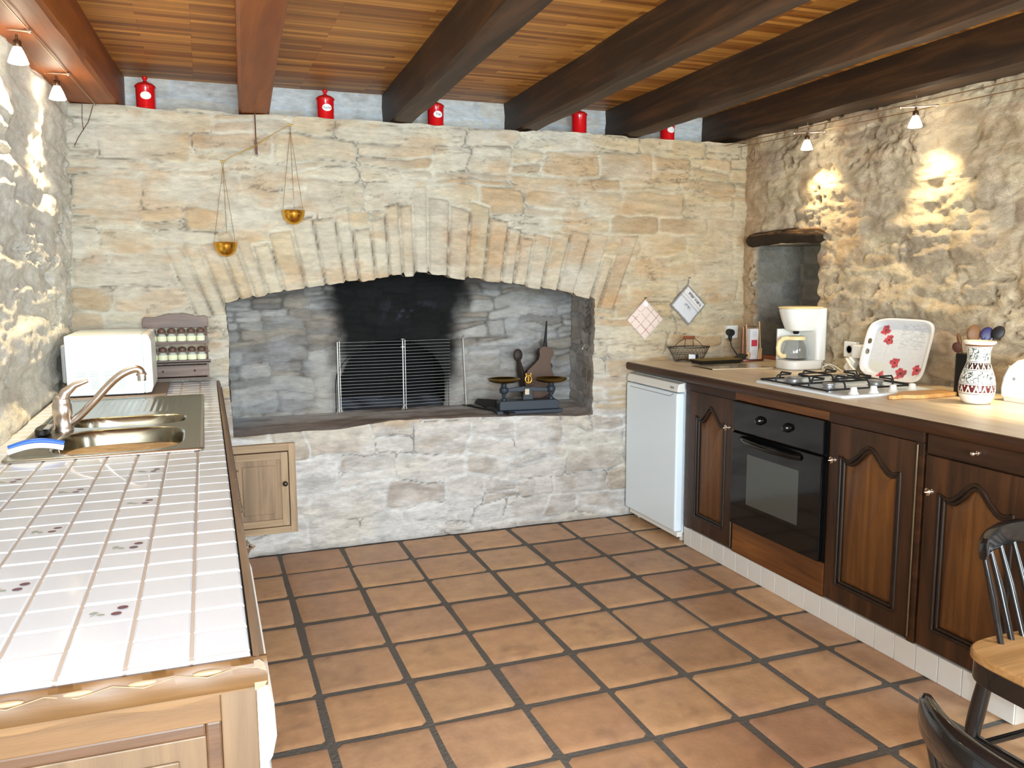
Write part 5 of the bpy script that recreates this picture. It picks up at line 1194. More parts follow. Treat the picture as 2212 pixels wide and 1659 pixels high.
# ---- coffee maker
cx, cy = 3.0, 3.62
t = thing('coffee_maker', 'white filter coffee maker with a glass jug and cream handle behind the hob', 'coffee maker', (cx, cy, ZW))
def slab(mb, x0, x1, y0, y1, z0, z1, r): mb.prism(rrect(x0, y0, x1, y1, r), 'Z', z0, z1)
mb = MB(); P0 = rrect(2.868, 3.535, 3.105, 3.705, .06); mb.prism(P0, 'Z', ZW + .001, ZW + .050); mb.build('base', M_WHITEP, t, bevel=.008, smooth=40)
mb = MB(); slab(mb, 3.035, 3.100, 3.54, 3.70, ZW + .045, ZW + .325, .02); mb.build('water_tank', M_WHITEP, t, bevel=.006, smooth=40)
mb = MB(); slab(mb, 2.895, 3.04, 3.688, 3.704, ZW + .045, ZW + .212, .007); mb.build('back_panel', M_WHITEP, t, bevel=.002)
mb = MB(); n = 44; V_ = []
for x0, x1, w, z in ((2.915, 3.06, .055, .205), (2.905, 3.06, .062, .215), (2.885, 3.08, .075, .265), (2.872, 3.09, .083, .310), (2.872, 3.09, .083, .322)):
    V_ += [(p[0], p[1], ZW + z) for p in rrect(x0, cy - w, x1, cy + w, w * .85, 10)]
n = len(V_) // 5
mb.add(V_, [(i * n + j, i * n + (j + 1) % n, (i + 1) * n + (j + 1) % n, (i + 1) * n + j) for i in range(4) for j in range(n)] + [tuple(range(n - 1, -1, -1)), tuple(4 * n + j for j in range(n))]); mb.build('filter_housing', M_WHITEP, t, bevel=.003, smooth=40)
mb = MB(); slab(mb, 2.868, 3.094, cy - .087, cy + .087, ZW + .322, ZW + .332, .07); mb.build('lid', M_CREAM, t, bevel=.004, smooth=40)
mb = MB(); jx = 2.958
mb.lathe([(.0005, .053), (.052, .053), (.062, .058), (.067, .075), (.068, .095), (.063, .125), (.052, .152), (.047, .160), (.0455, .1595), (.050, .151), (.061, .124), (.0665, .095), (.0655, .076), (.060, .060), (.0005, .056)], (jx, cy, ZW), 36); j = mb.build('glass_jug', M_GLASS, t, smooth=50)
mb = MB(); mb.lathe([(.049, .156), (.051, .158), (.051, .170), (.046, .176), (.0005, .178)], (jx, cy, ZW), 30); mb.box((jx - .075, cy - .010, ZW + .160), (jx - .045, cy + .010, ZW + .172)); mb.build('jug_lid', M_CREAM, j, smooth=40)
mb = MB(); mb.lathe([(.012, .186), (.018, .196), (.010, .206)], (jx, cy, ZW), 16); mb.build('drip_valve', M_BLACKM, t)
mb = MB(); mb.tube([(jx - .055, cy, ZW + .166), (jx - .085, cy, ZW + .163), (jx - .106, cy, ZW + .145), (jx - .113, cy, ZW + .115), (jx - .108, cy, ZW + .088), (jx - .088, cy, ZW + .072), (jx - .066, cy, ZW + .072)], .0105, 10, flat=1.25); mb.build('jug_handle', M_CREAM, j, smooth=60)
mb = MB(); mb.box((3.06, 3.5385, ZW + .020), (3.072, 3.5405, ZW + .038)); mb.build('switch', M_GREYP, t)
# cord, extension block
mb = MB(); pts = [(3.075, 3.53, ZW + .03), (3.08, 3.50, ZW + .028), (3.07, 3.46, ZW + .02), (3.05, 3.42, ZW + .012), (3.03, 3.44, ZW + .006), (3.03, 3.49, ZW + .008), (3.05, 3.505, ZW + .02), (3.07, 3.48, ZW + .034), (3.07, 3.43, ZW + .022), (3.06, 3.38, ZW + .008), (3.05, 3.34, ZW + .006)]
mb.tube(pts, .0028, 6); o = mb.build('power_cord', M_WHITEP, None, smooth=60); prop(o, 'looped white power cord beside the coffee maker', 'cord')
t = thing('adapter_block', 'white multi-plug adapter with a white lead propped beside the poppy tray', 'adapter', (3.06, 3.33, ZW))
mb = MB(); mb.M = Matrix.Translation((3.06, 3.315, ZW + .046)) @ Matrix.Rotation(math.radians(32), 4, 'X'); mb.box((-.018, -.024, -.036), (.018, .024, .036)); mb.build('block', M_WHITEP, t, bevel=.004)
mb = MB(); mb.tube([(3.045, 3.335, ZW + .075), (3.03, 3.29, ZW + .045), (3.02, 3.23, ZW + .012)], .007, 8); mb.build('lead', M_WHITEP, t, smooth=60)
mb = MB(); mb.cyl((3.04, 3.30, ZW + .001), (3.04, 3.28, ZW + .03), .016); mb.build('plug', M_WHITEP, t, bevel=.003)

# ---- poppy tray
t = thing('poppy_tray', 'white square melamine tray printed with red poppies leaning on the stone wall', 'tray', (3.05, 3.05, ZW))
TM = Matrix.Translation((3.012, 3.015, ZW + .003)) @ Matrix.Rotation(math.radians(15), 4, 'Y')
n = 200; m2 = 170; HWt, HHt = .185, .148
A, B = grid(np.linspace(-1.12, 1.0, n), np.linspace(-1, 1, m2))       # A: +1 = near the camera side (small y) ; handle at A=-1.12 (far, large y)
def sup(a, b, p=5): return (np.abs(a) ** p + np.abs(b) ** p) ** (1 / p)
# map the square parametric grid on to a rounded outline
Aw = (A + .06) / 1.06; r_ = np.maximum(np.abs(Aw), np.abs(B)); q = sup(Aw, B, 6) + 1e-9; f_ = r_ / q
sw = Aw * f_; tw = B * f_
edge = r_
hl = 1 - 0.16 * np.clip(-sw, 0, 1) ** 3                       # tapers towards the handle end
yy = -sw * HWt * 1.06; zz = tw * HHt * hl + HHt
dep = np.where(edge > .80, sstep(.80, .93, edge) * .013, 0) + .003 * (edge > .93)
dep = dep + np.where(sw < -.80, sstep(-.78, -.92, sw) * .004, 0)
hole = (((sw + .885) / .045) ** 2 + ((np.abs(tw - .02) - .20) / .11) ** 2 < 1)
base = np.broadcast_to(s3((226, 230, 236)), A.shape + (3,))
bd = (tw > .05) & (sw > .0) & (sw < .72) & (tw < .85); base = mixc(base, np.broadcast_to(s3((196, 202, 206)), base.shape), bd * sstep(.45, .6, fbm(sw * 12, tw * 40, 4)) * .8)
base = mixc(base, np.broadcast_to(s3((196, 204, 212)), base.shape), (np.abs(((tw * 22) % 1) - .5) < .14) * (edge < .78) * (fbm(sw * 14, tw * 60, 7) > .5) * .55)
base = mixc(base, np.broadcast_to(s3((226, 228, 208)), base.shape), ((sw < -.2) & (tw < -.45) & (edge < .8)) * .5)
for py, pz, R_, sd in ((-.50, .62, .15, 1), (-.33, .30, .15, 2), (.02, -.42, .15, 3), (.28, -.74, .17, 4), (.72, -.58, .15, 5), (-.30, -.86, .10, 6)):
    dy = (sw - py) * 1.2; dz = (tw - pz); rr_ = np.sqrt(dy ** 2 + dz ** 2); th = np.arctan2(dz, dy)
    lim = R_ * 1.35 * (0.80 + .10 * np.cos(3 * th + sd * 1.3) + .10 * np.cos(5 * th + sd) + .05 * np.cos(9 * th)); mk = sstep(lim + .012, lim - .012, rr_)
    pc = mixc(np.broadcast_to(s3((214, 40, 62)), base.shape), np.broadcast_to(s3((150, 18, 40)), base.shape), sstep(.45, .65, fbm(sw * 18, tw * 18, sd)))
    base = mixc(base, pc, mk * .93); base = mixc(base, np.broadcast_to(s3((60, 20, 30)), base.shape), sstep(.04, .025, rr_))
stem = (np.abs(sw + .33 - .02 * np.sin(tw * 8)) < .008) & (tw < .18) & (tw > -.35); base = mixc(base, np.broadcast_to(s3((190, 204, 190)), base.shape), stem * .7)
rim = edge > .93; base = mixc(base, np.broadcast_to(s3((242, 242, 240)), base.shape), rim * 1.0)
P = np.stack([-dep, yy, zz], -1); MT3 = np.array(TM.to_3x3()); P = P @ MT3.T + np.array(TM.translation)
Pb = np.stack([-dep + .004, yy, zz], -1) @ MT3.T + np.array(TM.translation)
arr_mesh('tray_body', [(P, base, False, ~hole), (Pb, np.broadcast_to(s3((240, 240, 238)), base.shape), True, ~hole)], M_GLAZE, t)

# ---- chopping board
t = MB(); pl = [(2.555, 2.640), (2.562, 2.628), (2.575, 2.624), (2.62, 2.630), (2.640, 2.618), (2.660, 2.604), (2.70, 2.598), (2.86, 2.606), (2.885, 2.612), (2.90, 2.630), (2.90, 2.690), (2.885, 2.708), (2.70, 2.716), (2.665, 2.706), (2.645, 2.690), (2.62, 2.668), (2.575, 2.660), (2.560, 2.654)]
for k, p in enumerate(pl): pl[k] = (p[0] - 0.0, p[1] - .062 * 0)
pl = [(p[0] - .0, p[1] - .085) for p in pl]
o = t.prism(pl, 'Z', ZW + .001, ZW + .017).build('chopping_board', M_BOARD, None, bevel=.003); prop(o, 'small wooden chopping board with a handle lying beside the white hob', 'chopping board')

# ---- painted vase
vx, vy = 2.79, 2.355
prof = [(.034, 0), (.044, .002), (.052, .010), (.061, .030), (.0645, .052), (.0635, .078), (.059, .105), (.051, .130), (.044, .150), (.0415, .158), (.0400, .170), (.0400, .190), (.0415, .205), (.0450, .218), (.051, .228), (.0565, .235), (.0580, .238), (.0570, .242), (.0540, .243)]
zs_ = np.array([p[1] for p in prof]); rs_ = np.array([p[0] for p in prof])
TT, ZZ = grid(np.linspace(0, 2 * math.pi, 421), np.linspace(0, .242, 220))
RR = np.interp(ZZ, zs_, rs_)
c = np.broadcast_to(s3((240, 236, 226)), TT.shape + (3,))
def band(z0, z1): return (ZZ > z0) & (ZZ < z1)
def paint(mask, col): 
    global c
    c = mixc(c, np.broadcast_to(s3(col), c.shape), np.clip(mask * 1.0, 0, 1))
DK = (52, 60, 58)
for z0, z1, s_ in ((.083, .128, 1.0), (.168, .216, 1.3)):
    u = TT * 6.2; v = ZZ * 110
    f = np.abs(np.sin(u * 1.5 + 2.2 * np.sin(v * .75) + 3 * vn(u * .8, v * .6, 4)) ); g = np.abs(fbm(u * 1.3, v * .9, 9, 2) - .5)
    paint(band(z0, z1) * np.maximum(sstep(.46, .34, f) * (fbm(u * .9, v * .7, 3, 2) > .42), sstep(.06, .035, g)), (66, 80, 76))
    paint(band(z0, z1) * (vn(u * 2.2, v * 1.1, 15) > .80), (150, 170, 160))
nt_ = 14
def zig(z0, z1, colr):
    w = (TT * nt_ / (2 * math.pi)) % 1; h = (ZZ - z0) / (z1 - z0); tri = np.abs(w - .5) * 2
    paint(band(z0, z1) * (h > .0), colr); paint(band(z0, z1) * (tri < (1 - h) * .72), (244, 240, 230)); paint(band(z0, z1) * (tri < (1 - h) * .72 - .34), colr)
    paint(band(z0, z1) * ((((w + .5) % 1 - .5) / .10) ** 2 + ((h - .80) / .13) ** 2 < 1), (244, 236, 220))
zig(.047, .076, (92, 30, 28)); zig(.135, .160, (58, 38, 30))
for z in (.044, .040, .080, .131, .164, .219): paint(np.abs(ZZ - z) < .0009, (40, 50, 60))
paint(np.abs(ZZ - .226) < .003, (108, 62, 34))
M_VASE = M_GLAZE
P = np.stack([vx + RR * np.cos(TT), vy + RR * np.sin(TT), ZW + .001 + ZZ], -1)
t = thing('painted_vase', 'white earthenware vase painted with dark scrolls and brown zigzags beside the toaster', 'vase', (vx, vy, ZW))
o = arr_mesh('painted_body', [(P, c, True, None)], M_VASE, t)
mb = MB(); mb.lathe([(.0540, .243), (.051, .238), (.045, .222), (.038, .200), (.037, .15), (.045, .1), (.0005, .02)], (vx, vy, ZW), 40, cap=False); mb.lathe([(.0005, .001), (.034, .001)], (vx, vy, ZW), 40, cap=False); mb.build('inner_wall', plain('glazed_cream', (232, 214, 180), .3), t, smooth=60)

# ---- utensil pot and utensils
t = thing('utensil_holder', 'tall black utensil holder half hidden behind the painted vase', 'utensil holder', (2.915, 2.525, ZW))
mb = MB(); mb.prism(rrect(2.885, 2.465, 2.975, 2.555, .02), 'Z', ZW + .001, ZW + .175); mb.build('pot', M_BLACKM, t, bevel=.003)
def utensil(name, lab, base, tip, r, col, flat=.35, cat='spoon'):
    mb = MB(); b_, t_ = Vector(base), Vector(tip); mb.tube([b_, t_], .005, 8)
    mb.M = Matrix.Translation(t_) @ (t_ - b_).to_track_quat('Z', 'Y').to_matrix().to_4x4() @ Matrix.Rotation(math.radians(60), 4, 'Z'); mb.sphere((0, 0, 0), r, 16, 1.25, 1.0, flat)
    o = mb.build(name, col, None, smooth=60); prop(o, lab, cat)
M_WSP = plain('brown_spoon_wood', (122, 84, 52), .5, var=.1)
utensil('wooden_spoon', 'brown wooden spoon head, rightmost but one above the utensil holder', (2.93, 2.52, ZW + .13), (2.955, 2.525, ZW + .255), .030, M_WSP)
utensil('wooden_spoon', 'broad brown wooden spoon rising behind the left of the vase neck', (2.92, 2.53, ZW + .13), (2.935, 2.575, ZW + .225), .026, M_WSP)
utensil('serving_spoon', 'dark round-headed spoon highest on the right behind the vase', (2.95, 2.49, ZW + .13), (3.005, 2.455, ZW + .262), .024, M_BLACKM)
utensil('spatula', 'dark blue spatula between the spoons behind the vase', (2.94, 2.50, ZW + .13), (2.985, 2.49, ZW + .255), .024, plain('dark_blue', (44, 40, 84), .4), .2, 'spatula')
utensil('kitchen_tongs', 'small bronze-coloured ladle at the left front of the utensil holder', (2.905, 2.53, ZW + .13), (2.885, 2.54, ZW + .200), .018, M_RUST, .5, 'ladle')
for o in bpy.data.objects:
    if o.name.startswith('kitchen_tongs'): o.name = 'ladle'

# ---- toaster
t = thing('toaster', 'white rounded toaster at the near right end of the worktop', 'toaster', (3.0, 2.2, ZW))
pr = [(2.375, .012), (2.380, .05), (2.372, .095), (2.352, .135), (2.315, .165), (2.27, .178), (2.13, .180), (2.06, .165), (2.03, .12), (2.02, .05), (2.025, .012)]
mb = MB(); mb.prism([(y, ZW + z) for y, z in pr], 'X', 2.94, 3.075); mb.build('shell', M_WHITE, t, bevel=.012, smooth=50, seg=3)
mb = MB(); mb.prism([(2.378, ZW + .012), (2.386, ZW + .05), (2.379, ZW + .10), (2.360, ZW + .14), (2.35, ZW + .13), (2.37, ZW + .09), (2.375, ZW + .05)], 'X', 2.955, 3.06); mb.build('end_trim', M_GREYP, t)
mb = MB(); mb.box((2.95, 2.03, ZW), (3.065, 2.365, ZW + .013)); mb.build('base', M_WHITEP, t)
mb = MB(); mb.lathe([(.006, 0), (.006, -.001)], (2.939, 2.318, ZW + .092), 12, 'X'); mb.build('mark', M_GREYP, t)
mb = MB(); mb.box((2.98, 2.1, ZW + .179), (2.995, 2.3, ZW + .1815)); mb.box((3.02, 2.1, ZW + .179), (3.035, 2.3, ZW + .1815)); mb.build('slots', M_BLACKM, t)

# ---- sockets
def socket_right(y, z, lab):
    t = thing('wall_socket', lab, 'socket', (XRW - .02, y, z - .04))
    mb = MB(); mb.box((XRW - .038, y - .04, z - .04), (XRW + .03, y + .04, z + .04)); mb.build('plate', M_WHITEP, t, bevel=.004)
    mb = MB(); mb.lathe([(.021, 0), (.021, -.002), (.018, -.002), (.0175, .001), (.0005, .001)], (XRW - .038, y, z), 24, 'X'); mb.build('outlet', M_GREYP, t, smooth=40); return t
t = socket_right(3.36, 1.048, 'white wall socket between the coffee maker and the poppy tray')
o = MB().prism(rrect(3.25, 1.012, 3.31, 1.078, .012), 'X', XRW - .07, XRW - .01).build('plug', M_WHITEP, None, bevel=.006); prop(o, 'white plug in the right wall partly behind the poppy tray', 'plug')
t = thing('wall_socket', 'white wall socket on the back wall with a black plug in it', 'socket', (3.03, YB - .02, 1.05))
mb = MB(); mb.box((2.985, YB - .038, 1.045), (3.062, YB + .01, 1.125)); mb.build('plate', M_WHITEP, t, bevel=.005)
mb = MB(); mb.lathe([(.019, 0), (.019, -.002), (.0005, -.0022)], (3.005, YB - .038, 1.085), 20, 'Y'); mb.build('outlet', M_GREYP, t, smooth=40)
t = thing('black_plug', 'black power plug with its cable hanging from the back wall socket to the worktop', 'plug', (2.98, YB - .06, 1.07))
mb = MB(); mb.cyl((2.990, YB - .042, 1.085), (2.984, YB - .085, 1.083), .021); mb.tube([(2.984, YB - .07, 1.07), (2.982, YB - .072, 1.045), (2.984, YB - .072, 1.03)], [.013, .010, .006], 10); mb.build('plug_body', M_BLACKM, t, smooth=40, bevel=.003)
mb = MB(); mb.tube([(2.984, YB - .072, 1.035), (2.990, YB - .075, 1.0), (3.005, YB - .09, .97), (3.02, YB - .10, .945), (3.04, YB - .11, ZW + .004), (3.07, YB - .12, ZW + .004)], .0038, 8); mb.build('cable', M_BLACKM, t, smooth=60)

# ---- wire basket
t = thing('wire_basket', 'small oval wire basket with a brown wooden handle at the back of the worktop', 'basket', (2.665, 4.20, ZW))
def oval(a, b, z, n=40, cx=2.665, cy=4.20): return [(cx + a * math.cos(2 * math.pi * k / n), cy + b * math.sin(2 * math.pi * k / n), z) for k in range(n)]
bm_ = plain('dark_wire', (84, 78, 72), .4, .8)
mb = MB(); mb.tube(oval(.135, .072, ZW + .082), .003, 6, closed=True); mb.tube(oval(.092, .048, ZW + .004), .0028, 6, closed=True); mb.tube(oval(.115, .060, ZW + .045), .0012, 5, closed=True)
n = 30
for k in range(n):
    for s_ in (1, -1):
        a0 = 2 * math.pi * k / n; a1 = a0 + s_ * .62
        mb.tube([(2.665 + (.135 - .043 * q) * math.cos(a0 + (a1 - a0) * q), 4.20 + (.072 - .024 * q) * math.sin(a0 + (a1 - a0) * q), ZW + .082 - .078 * q) for q in (0, .33, .66, 1)], .0009, 4, cap=False)
for k in range(-4, 5): mb.tube([(2.665 + k * .02, 4.20 - .045 * math.sqrt(max(0, 1 - (k * .02 / .092) ** 2)), ZW + .004), (2.665 + k * .02, 4.20 + .045 * math.sqrt(max(0, 1 - (k * .02 / .092) ** 2)), ZW + .004)], .001, 4)
mb.build('wire_body', bm_, t, smooth=60)
mb = MB()
for y in (-.055, .055):
    for s_ in (-1, 1): mb.tube([(2.665 + s_ * .065, 4.20 + y, ZW + .082), (2.665 + s_ * .048, 4.20 + y * .6, ZW + .112), (2.665 + s_ * .030, 4.20 + y * .1, ZW + .132)], .002, 5)
h = mb.build('handle_wire', bm_, t, smooth=60)
mb = MB(); mb.lathe([(.0005, -.037), (.008, -.036), (.0095, -.030), (.0085, -.02), (.009, 0), (.0085, .02), (.0095, .03), (.008, .036), (.0005, .037)], (2.665, 4.20, ZW + .138), 14, 'X'); mb.build('handle_grip', plain('red_brown_wood', (134, 70, 44), .4), h, smooth=60)
mb = MB(); mb.box((2.628, 4.141, ZW + .016), (2.672, 4.1425, ZW + .046)); l_ = mb.build('tag', plain('paper_tag', (232, 234, 236), .6), t)
mb = MB(); mb.box((2.674, 4.141, ZW + .014), (2.690, 4.143, ZW + .042)); mb.build('black_clip', M_BLACKM, t)
# ---- griddle
t = thing('griddle_plate', 'dark rectangular griddle pan with its lit inside coloured yellow-brown beside the wire basket', 'griddle', (2.73, 4.03, ZW))
gx0, gx1, gy0, gy1 = 2.600, 2.885, 3.965, 4.105
o0 = rrect(gx0 + .012, gy0 + .012, gx1 - .012, gy1 - .012, .012); o1 = rrect(gx0, gy0, gx1, gy1, .018); o2 = rrect(gx0 + .003, gy0 + .003, gx1 - .003, gy1 - .003, .016); o3 = rrect(gx0 + .014, gy0 + .014, gx1 - .014, gy1 - .014, .01)
n = len(o0); mb = MB(); mb.add([(p[0], p[1], ZW + .001) for p in o0] + [(p[0], p[1], ZW + .022) for p in o1] + [(p[0], p[1], ZW + .0225) for p in o2], [(i * n + j, i * n + (j + 1) % n, (i + 1) * n + (j + 1) % n, (i + 1) * n + j) for i in range(2) for j in range(n)] + [tuple(range(n - 1, -1, -1))]); mb.build('shell', plain('griddle_iron', (40, 36, 28), .5, .3), t, smooth=40)
mb = MB(); mb.add([(p[0], p[1], ZW + .0225) for p in o2] + [(p[0], p[1], ZW + .008) for p in o3], [(j, (j + 1) % n, n + (j + 1) % n, n + j) for j in range(n)] + [tuple(n + j for j in range(n))]); mb.build('inside', plain('griddle_inside', (130, 108, 60), .5, .3), t, smooth=40)  # yellow-brown stands for light falling on the black pan's inside
mb = MB(); mb.prism([(2.878, ZW + .018), (2.884, ZW + .012), (2.935, ZW + .040), (2.930, ZW + .047)], 'Y', 3.995, 4.075); mb.build('raised_grip', bpy.data.materials['griddle_iron'], t, bevel=.003)
# ---- glass mat
U, V = grid(np.linspace(0, 1, 80), np.linspace(0, 1, 60)); mxx = 2.515 + U * .34; myy = 3.70 + V * .22 + (U - .5) * -.06
c = mixc(np.broadcast_to(s3((206, 186, 156)), U.shape + (3,)), palette(vn(U * 9, V * 7, 4), [(150, 148, 130), (180, 176, 164), (128, 124, 110), (196, 192, 186), (110, 112, 96)]), sstep(.35, .5, fbm(U * 4, V * 4, 3)) * (np.maximum(np.abs(U - .5), np.abs(V - .5)) < .44))
o = arr_mesh('glass_mat', [(np.stack([mxx, myy, U * 0 + ZW + .006], -1), c, False, None), (np.stack([mxx[:, :1] + 0 * V[:, :2], myy[:, :1] + 0 * V[:, :2], ZW + .006 - .005 * np.stack([V[:, 0] * 0, V[:, 0] * 0 + 1], -1)], -1), c[:, :2], True, None), (np.stack([mxx, myy, U * 0 + ZW + .001], -1), c, True, None)], M_GLAZE, origin=(2.68, 3.8, ZW)); prop(o, 'glass worktop mat with grey leafy print in front of the griddle', 'mat')
# ---- copper utensil stand with spice packet
t = thing('copper_stand', 'copper-coloured metal stand by the niche holding wooden spoons and a printed carton', 'stand', (2.995, 4.07, ZW))
M_COP = plain('aged_copper', (132, 84, 72), .4, .7)
mb = MB(); mb.prism(superell(3.00, 4.07, .085, .055, 30, 2.4), 'Z', ZW + .001, ZW + .012); mb.build('base_plate', M_COP, t, bevel=.002)
mb = MB(); mb.tube([(2.955, 4.08, ZW + .012), (2.955, 4.08, ZW + .20), (3.050, 4.08, ZW + .20), (3.050, 4.08, ZW + .012)], .0032, 6); mb.tube([(2.96, 4.04, ZW + .02), (3.045, 4.04, ZW + .02)], .0025, 6); mb.build('frame', M_COP, t, smooth=50)
o = MB(); o.box((2.972, 4.035, ZW + .0125), (3.030, 4.072, ZW + .190)); t = thing('printed_carton', 'tall narrow white carton with a red print in the copper stand', 'carton', (3.0, 4.05, ZW + .012)); o.build('carton_body', plain('carton_white', (222, 222, 226), .6), t, bevel=.001)
mb = MB(); mb.box((2.982, 4.0342, ZW + .088), (3.022, 4.0352, ZW + .125)); mb.build('red_print', plain('red_ink', (196, 60, 76), .6), t)
mb = MB()
for q in range(5): mb.box((2.988, 4.0342, ZW + .172 - q * .006), (3.016, 4.0350, ZW + .173 - q * .006))
for q in range(4): mb.box((2.986, 4.0342, ZW + .062 - q * .008), (3.018, 4.0350, ZW + .063 - q * .008))
mb.build('small_print', M_GREYP, t)
mb = MB(); mb.tube([(2.952, 4.02, ZW + .02), (2.950, 4.03, ZW + .06), (2.958, 4.055, ZW + .215)], [.005, .005, .004], 8); mb.sphere((2.950, 4.015, ZW + .042), .014, 14, 1.6, 1, .35); o = mb.build('wooden_spoon', M_SPOON, None, smooth=60); prop(o, 'pale wooden spoon standing head down left of the printed carton', 'spoon')
mb = MB(); mb.tube([(3.034, 4.02, ZW + .07), (3.055, 4.065, ZW + .23)], .0045, 8); mb.prism([(3.012, ZW + .014), (3.040, ZW + .014), (3.042, ZW + .075), (3.030, ZW + .085), (3.024, ZW + .075)], 'Y', 4.014, 4.019); o = mb.build('wooden_spatula', M_SPOON, None, smooth=40); prop(o, 'pale wooden spatula standing right of the printed carton', 'spatula')
o = MB(); o.box((3.15, 3.70, ZW + .001), (3.40, 4.16, ZW + .022)); o = o.build('wooden_tray', plain('reddish_board', (150, 92, 66), .6, var=.15), None, bevel=.002); prop(o, 'reddish-brown board lying in the bottom of the wall niche', 'board')
# ------------------------------------------------------------------ cable lamps
def cable(name, lab, pts, group):
    mb = MB(); mb.tube(pts, .0022, 6); o = mb.build(name, plain('lamp_cable', (176, 140, 104), .35, .8) if 'lamp_cable' not in bpy.data.materials else bpy.data.materials['lamp_cable'], None, smooth=60); prop(o, lab, 'cable', group)
def sag(a, b, n=24, s=.012): return [tuple(Vector(a).lerp(Vector(b), k / n) + Vector((0, 0, -s * math.sin(math.pi * k / n)))) for k in range(n + 1)]
M_BRZ = plain('bronze_fitting', (96, 72, 52), .35, .8)
M_BAR = plain('pale_metal_bar', (206, 190, 172), .3, .8)
def lamp(loc, ya, lab, rod, aim, energy, spread, wa, wb, tip):
    x, y, z = loc
    t = thing('cable_spotlight', lab, 'lamp', (x, y, z), 0, 'halogen spotlights on low-voltage cables')
    mb = MB(); mb.tube([wa, wb], .0042, 8); mb.sphere(wa, .007, 8); mb.sphere(wb, .007, 8)
    if rod: mb.tube([(x, y, z + .052), (x, y, z + rod)], .0016, 5)
    mb.build('cross_bar', M_BAR, t, smooth=60)
    q = Vector(tip).to_track_quat('-Z', 'Y').to_matrix().to_4x4() if tip else Matrix.Identity(4)
    B = Matrix.Translation(loc) @ q
    mb = MB(); mb.M = B; mb.tube([(0, 0, .050), (0, 0, .028)], .0042, 8); mb.lathe([(.010, .010), (.0125, .014), (.0125, .030), (.008, .034)], (0, 0, 0), 16); mb.build('lamp_holder', M_BRZ, t, smooth=50)
    mb = MB(); mb.M = B; mb.lathe([(.011, .012), (.016, .002), (.022, -.012), (.0275, -.028), (.030, -.036), (.026, -.038), (.0005, -.040)], (0, 0, 0), 24); mb.build('glass_shade', M_BULB, t, smooth=50)
    l = bpy.data.lights.new('halogen', 'SPOT'); l.energy = energy; l.color = (1.0, 0.80, 0.46); l.spot_size = math.radians(spread); l.spot_blend = .9; l.shadow_soft_size = .012
    lo = bpy.data.objects.new('halogen', l); COL.objects.link(lo); d = Vector(aim) - Vector(loc)
    lo.location = Vector(loc) + d.normalized() * .048; lo.rotation_euler = d.to_track_quat('-Z', 'Y').to_euler()
R1 = (2.98, 3.62, 2.112); R2 = (2.98, 2.915, 2.108)
gc = 'low-voltage lamp cables'
cable('lamp_cable', 'upper lamp cable along the right wall under the dark beam', sag((2.94, 4.29, 2.19), (3.01, 1.0, 2.150), 24, .0), gc)
cable('lamp_cable', 'lower lamp cable along the right stone wall', sag((3.03, 4.29, 2.185), (3.065, 1.0, 2.125), 24, .004), gc)
lamp(R1, 0, 'lit spotlight nearer the back corner on the right wall cables', .10, (3.115, 3.58, 1.68), 11, 84, (2.945, 3.68, 2.166), (3.04, 3.56, 2.160), None)
lamp(R2, 0, 'lit spotlight over the worktop on the right wall cables, nearer to us', .10, (3.12, 2.86, 1.58), 13, 84, (2.945, 2.97, 2.163), (3.045, 2.86, 2.158), None)
# a third lamp of the same run, out of the frame to the right, lights the toaster end of the worktop
lamp((2.98, 2.02, 2.10), 0, 'third lit spotlight of the right cables, above the toaster end', .10, (2.93, 2.10, .93), 66, 50, (2.95, 2.08, 2.155), (3.04, 1.96, 2.15), None)
def wa(Y): return (-0.419 + .0428 * (Y - 4.3), Y, 2.205 + .01085 * (Y - 4.3))
def wb(Y): return (-0.512 + .0428 * (Y - 4.3), Y, 2.222 + .01085 * (Y - 4.3))
cable('lamp_cable', 'lamp cable on the room side under the left beam', [wa(4.29 - .2 * k) for k in range(14)], gc)
cable('lamp_cable', 'lamp cable on the wall side under the left beam', [wb(4.29 - .2 * k) for k in range(14)], gc)
def mid(Ya, Yb, dz): a, b = Vector(wa(Ya)), Vector(wb(Yb)); return tuple((a + b) / 2 + Vector((0, 0, dz)))
L1 = mid(3.06, 3.14, -.062); L2 = mid(3.66, 3.72, -.062)
lamp(L1, 0, 'lit spotlight at the far left edge under the left beam, nearer to us', 0, (-.60, 3.06, 1.50), 30, 84, wa(3.06), wb(3.12), None)
lamp(L2, 0, 'lit spotlight under the left beam closer to the back wall', 0, (-.60, 3.64, 1.45), 30, 84, wa(3.66), wb(3.74), None)

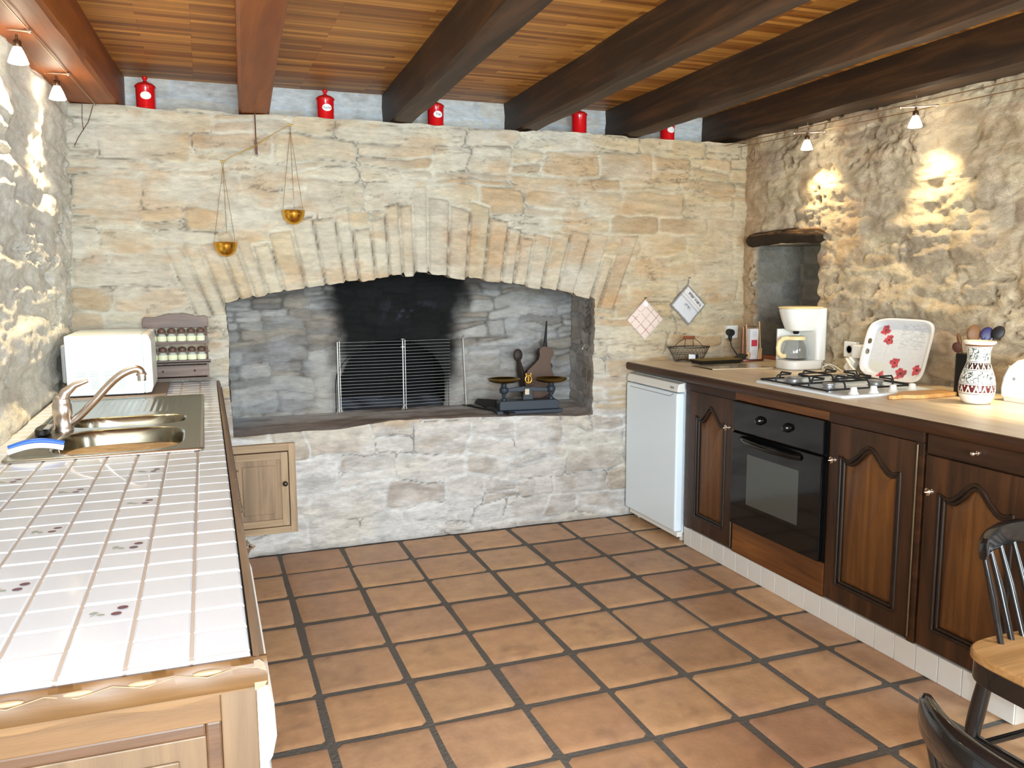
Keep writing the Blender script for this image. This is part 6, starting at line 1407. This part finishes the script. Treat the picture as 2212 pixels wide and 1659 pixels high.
# ------------------------------------------------------------------ chairs
def chair(loc, rz, lab):
    t = thing('wooden_chair', lab, 'chair', loc, rz, 'black lacquered chairs with oak seats')
    T_ = WM[t.name]
    def mk(): mb = MB(); mb.M = T_; return mb
    # local frame: back at +y, seat towards -y
    mb = mk(); P = [(x, y - .22) for x, y in superell(0, 0, .272, .215, 44, 5)]; mb.prism(P, 'Z', .428, .452); mb.build('seat', M_SEAT, t, bevel=.005, smooth=40)
    mb = mk(); P = [(x, y - .22) for x, y in superell(0, 0, .265, .208, 44, 5)]; mb.prism(P, 'Z', .372, .4275); mb.build('seat_frame', M_CHAIR, t, bevel=.003, smooth=40)
    for sx in (-1, 1):
        for y, oy in ((-.38, -.05), (-.05, .04)):
            mb = mk(); mb.tube([(sx * .19, y, .374), (sx * .20, y + oy * .4, .25), (sx * .215, y + oy * .9, .06), (sx * .218, y + oy, 0)], [.019, .021, .015, .013], 12); mb.build('leg', M_CHAIR, t, smooth=60)
    mb = mk(); mb.tube([(-.205, -.40, .16), (.205, -.40, .16)], .010, 8); mb.tube([(-.205, -.03, .16), (.205, -.03, .16)], .010, 8); mb.tube([(-.207, -.40, .19), (-.207, -.03, .19)], .010, 8); mb.tube([(.207, -.40, .19), (.207, -.03, .19)], .010, 8); each(mb, 'stretcher', M_CHAIR, t, smooth=60)
    def rail(u): return (u * .195, .055 - .06 * u * u * 1.2, .700 + .012 * (1 - u * u))
    mb = mk(); n = 24; V = []; sec = [(-.016, -.012), (-.008, -.030), (.012, -.030), (.016, -.010), (.014, .022), (.004, .030), (-.010, .026)]
    for k in range(n + 1):
        u = -1 + 2 * k / n; c_ = Vector(rail(u)); sc = .80 + .28 * math.sqrt(max(0, 1 - abs(u) ** 6)); tx = -.15 * u
        for a, b in sec: V.append((c_.x, c_.y + a * sc, c_.z + b * sc))
    L_ = len(sec); mb.add(V, [(i * L_ + j, i * L_ + (j + 1) % L_, (i + 1) * L_ + (j + 1) % L_, (i + 1) * L_ + j) for i in range(n) for j in range(L_)] + [tuple(range(L_)), tuple(n * L_ + j for j in range(L_))]); mb.build('top_rail', M_CHAIR, t, smooth=60)
    for k in range(7):
        u = -.90 + 1.8 * k / 6; r0 = Vector(rail(u)); b0 = Vector((u * .165, -.035 - .02 * u * u, .448)); mb = mk(); mb.tube([b0, b0.lerp(r0, .5), r0 - Vector((0, 0, .015))], [.008, .0095, .0065], 10); mb.build('spindle', M_CHAIR, t, smooth=60)
    return t
chair((2.085, 1.560, 0), 0.0, 'black spindle-back chair with a worn oak seat standing against the near right cabinet')
chair((1.075, 0.80, 0), math.radians(86), 'black chair at the bottom right corner, only its dark top rail in view')
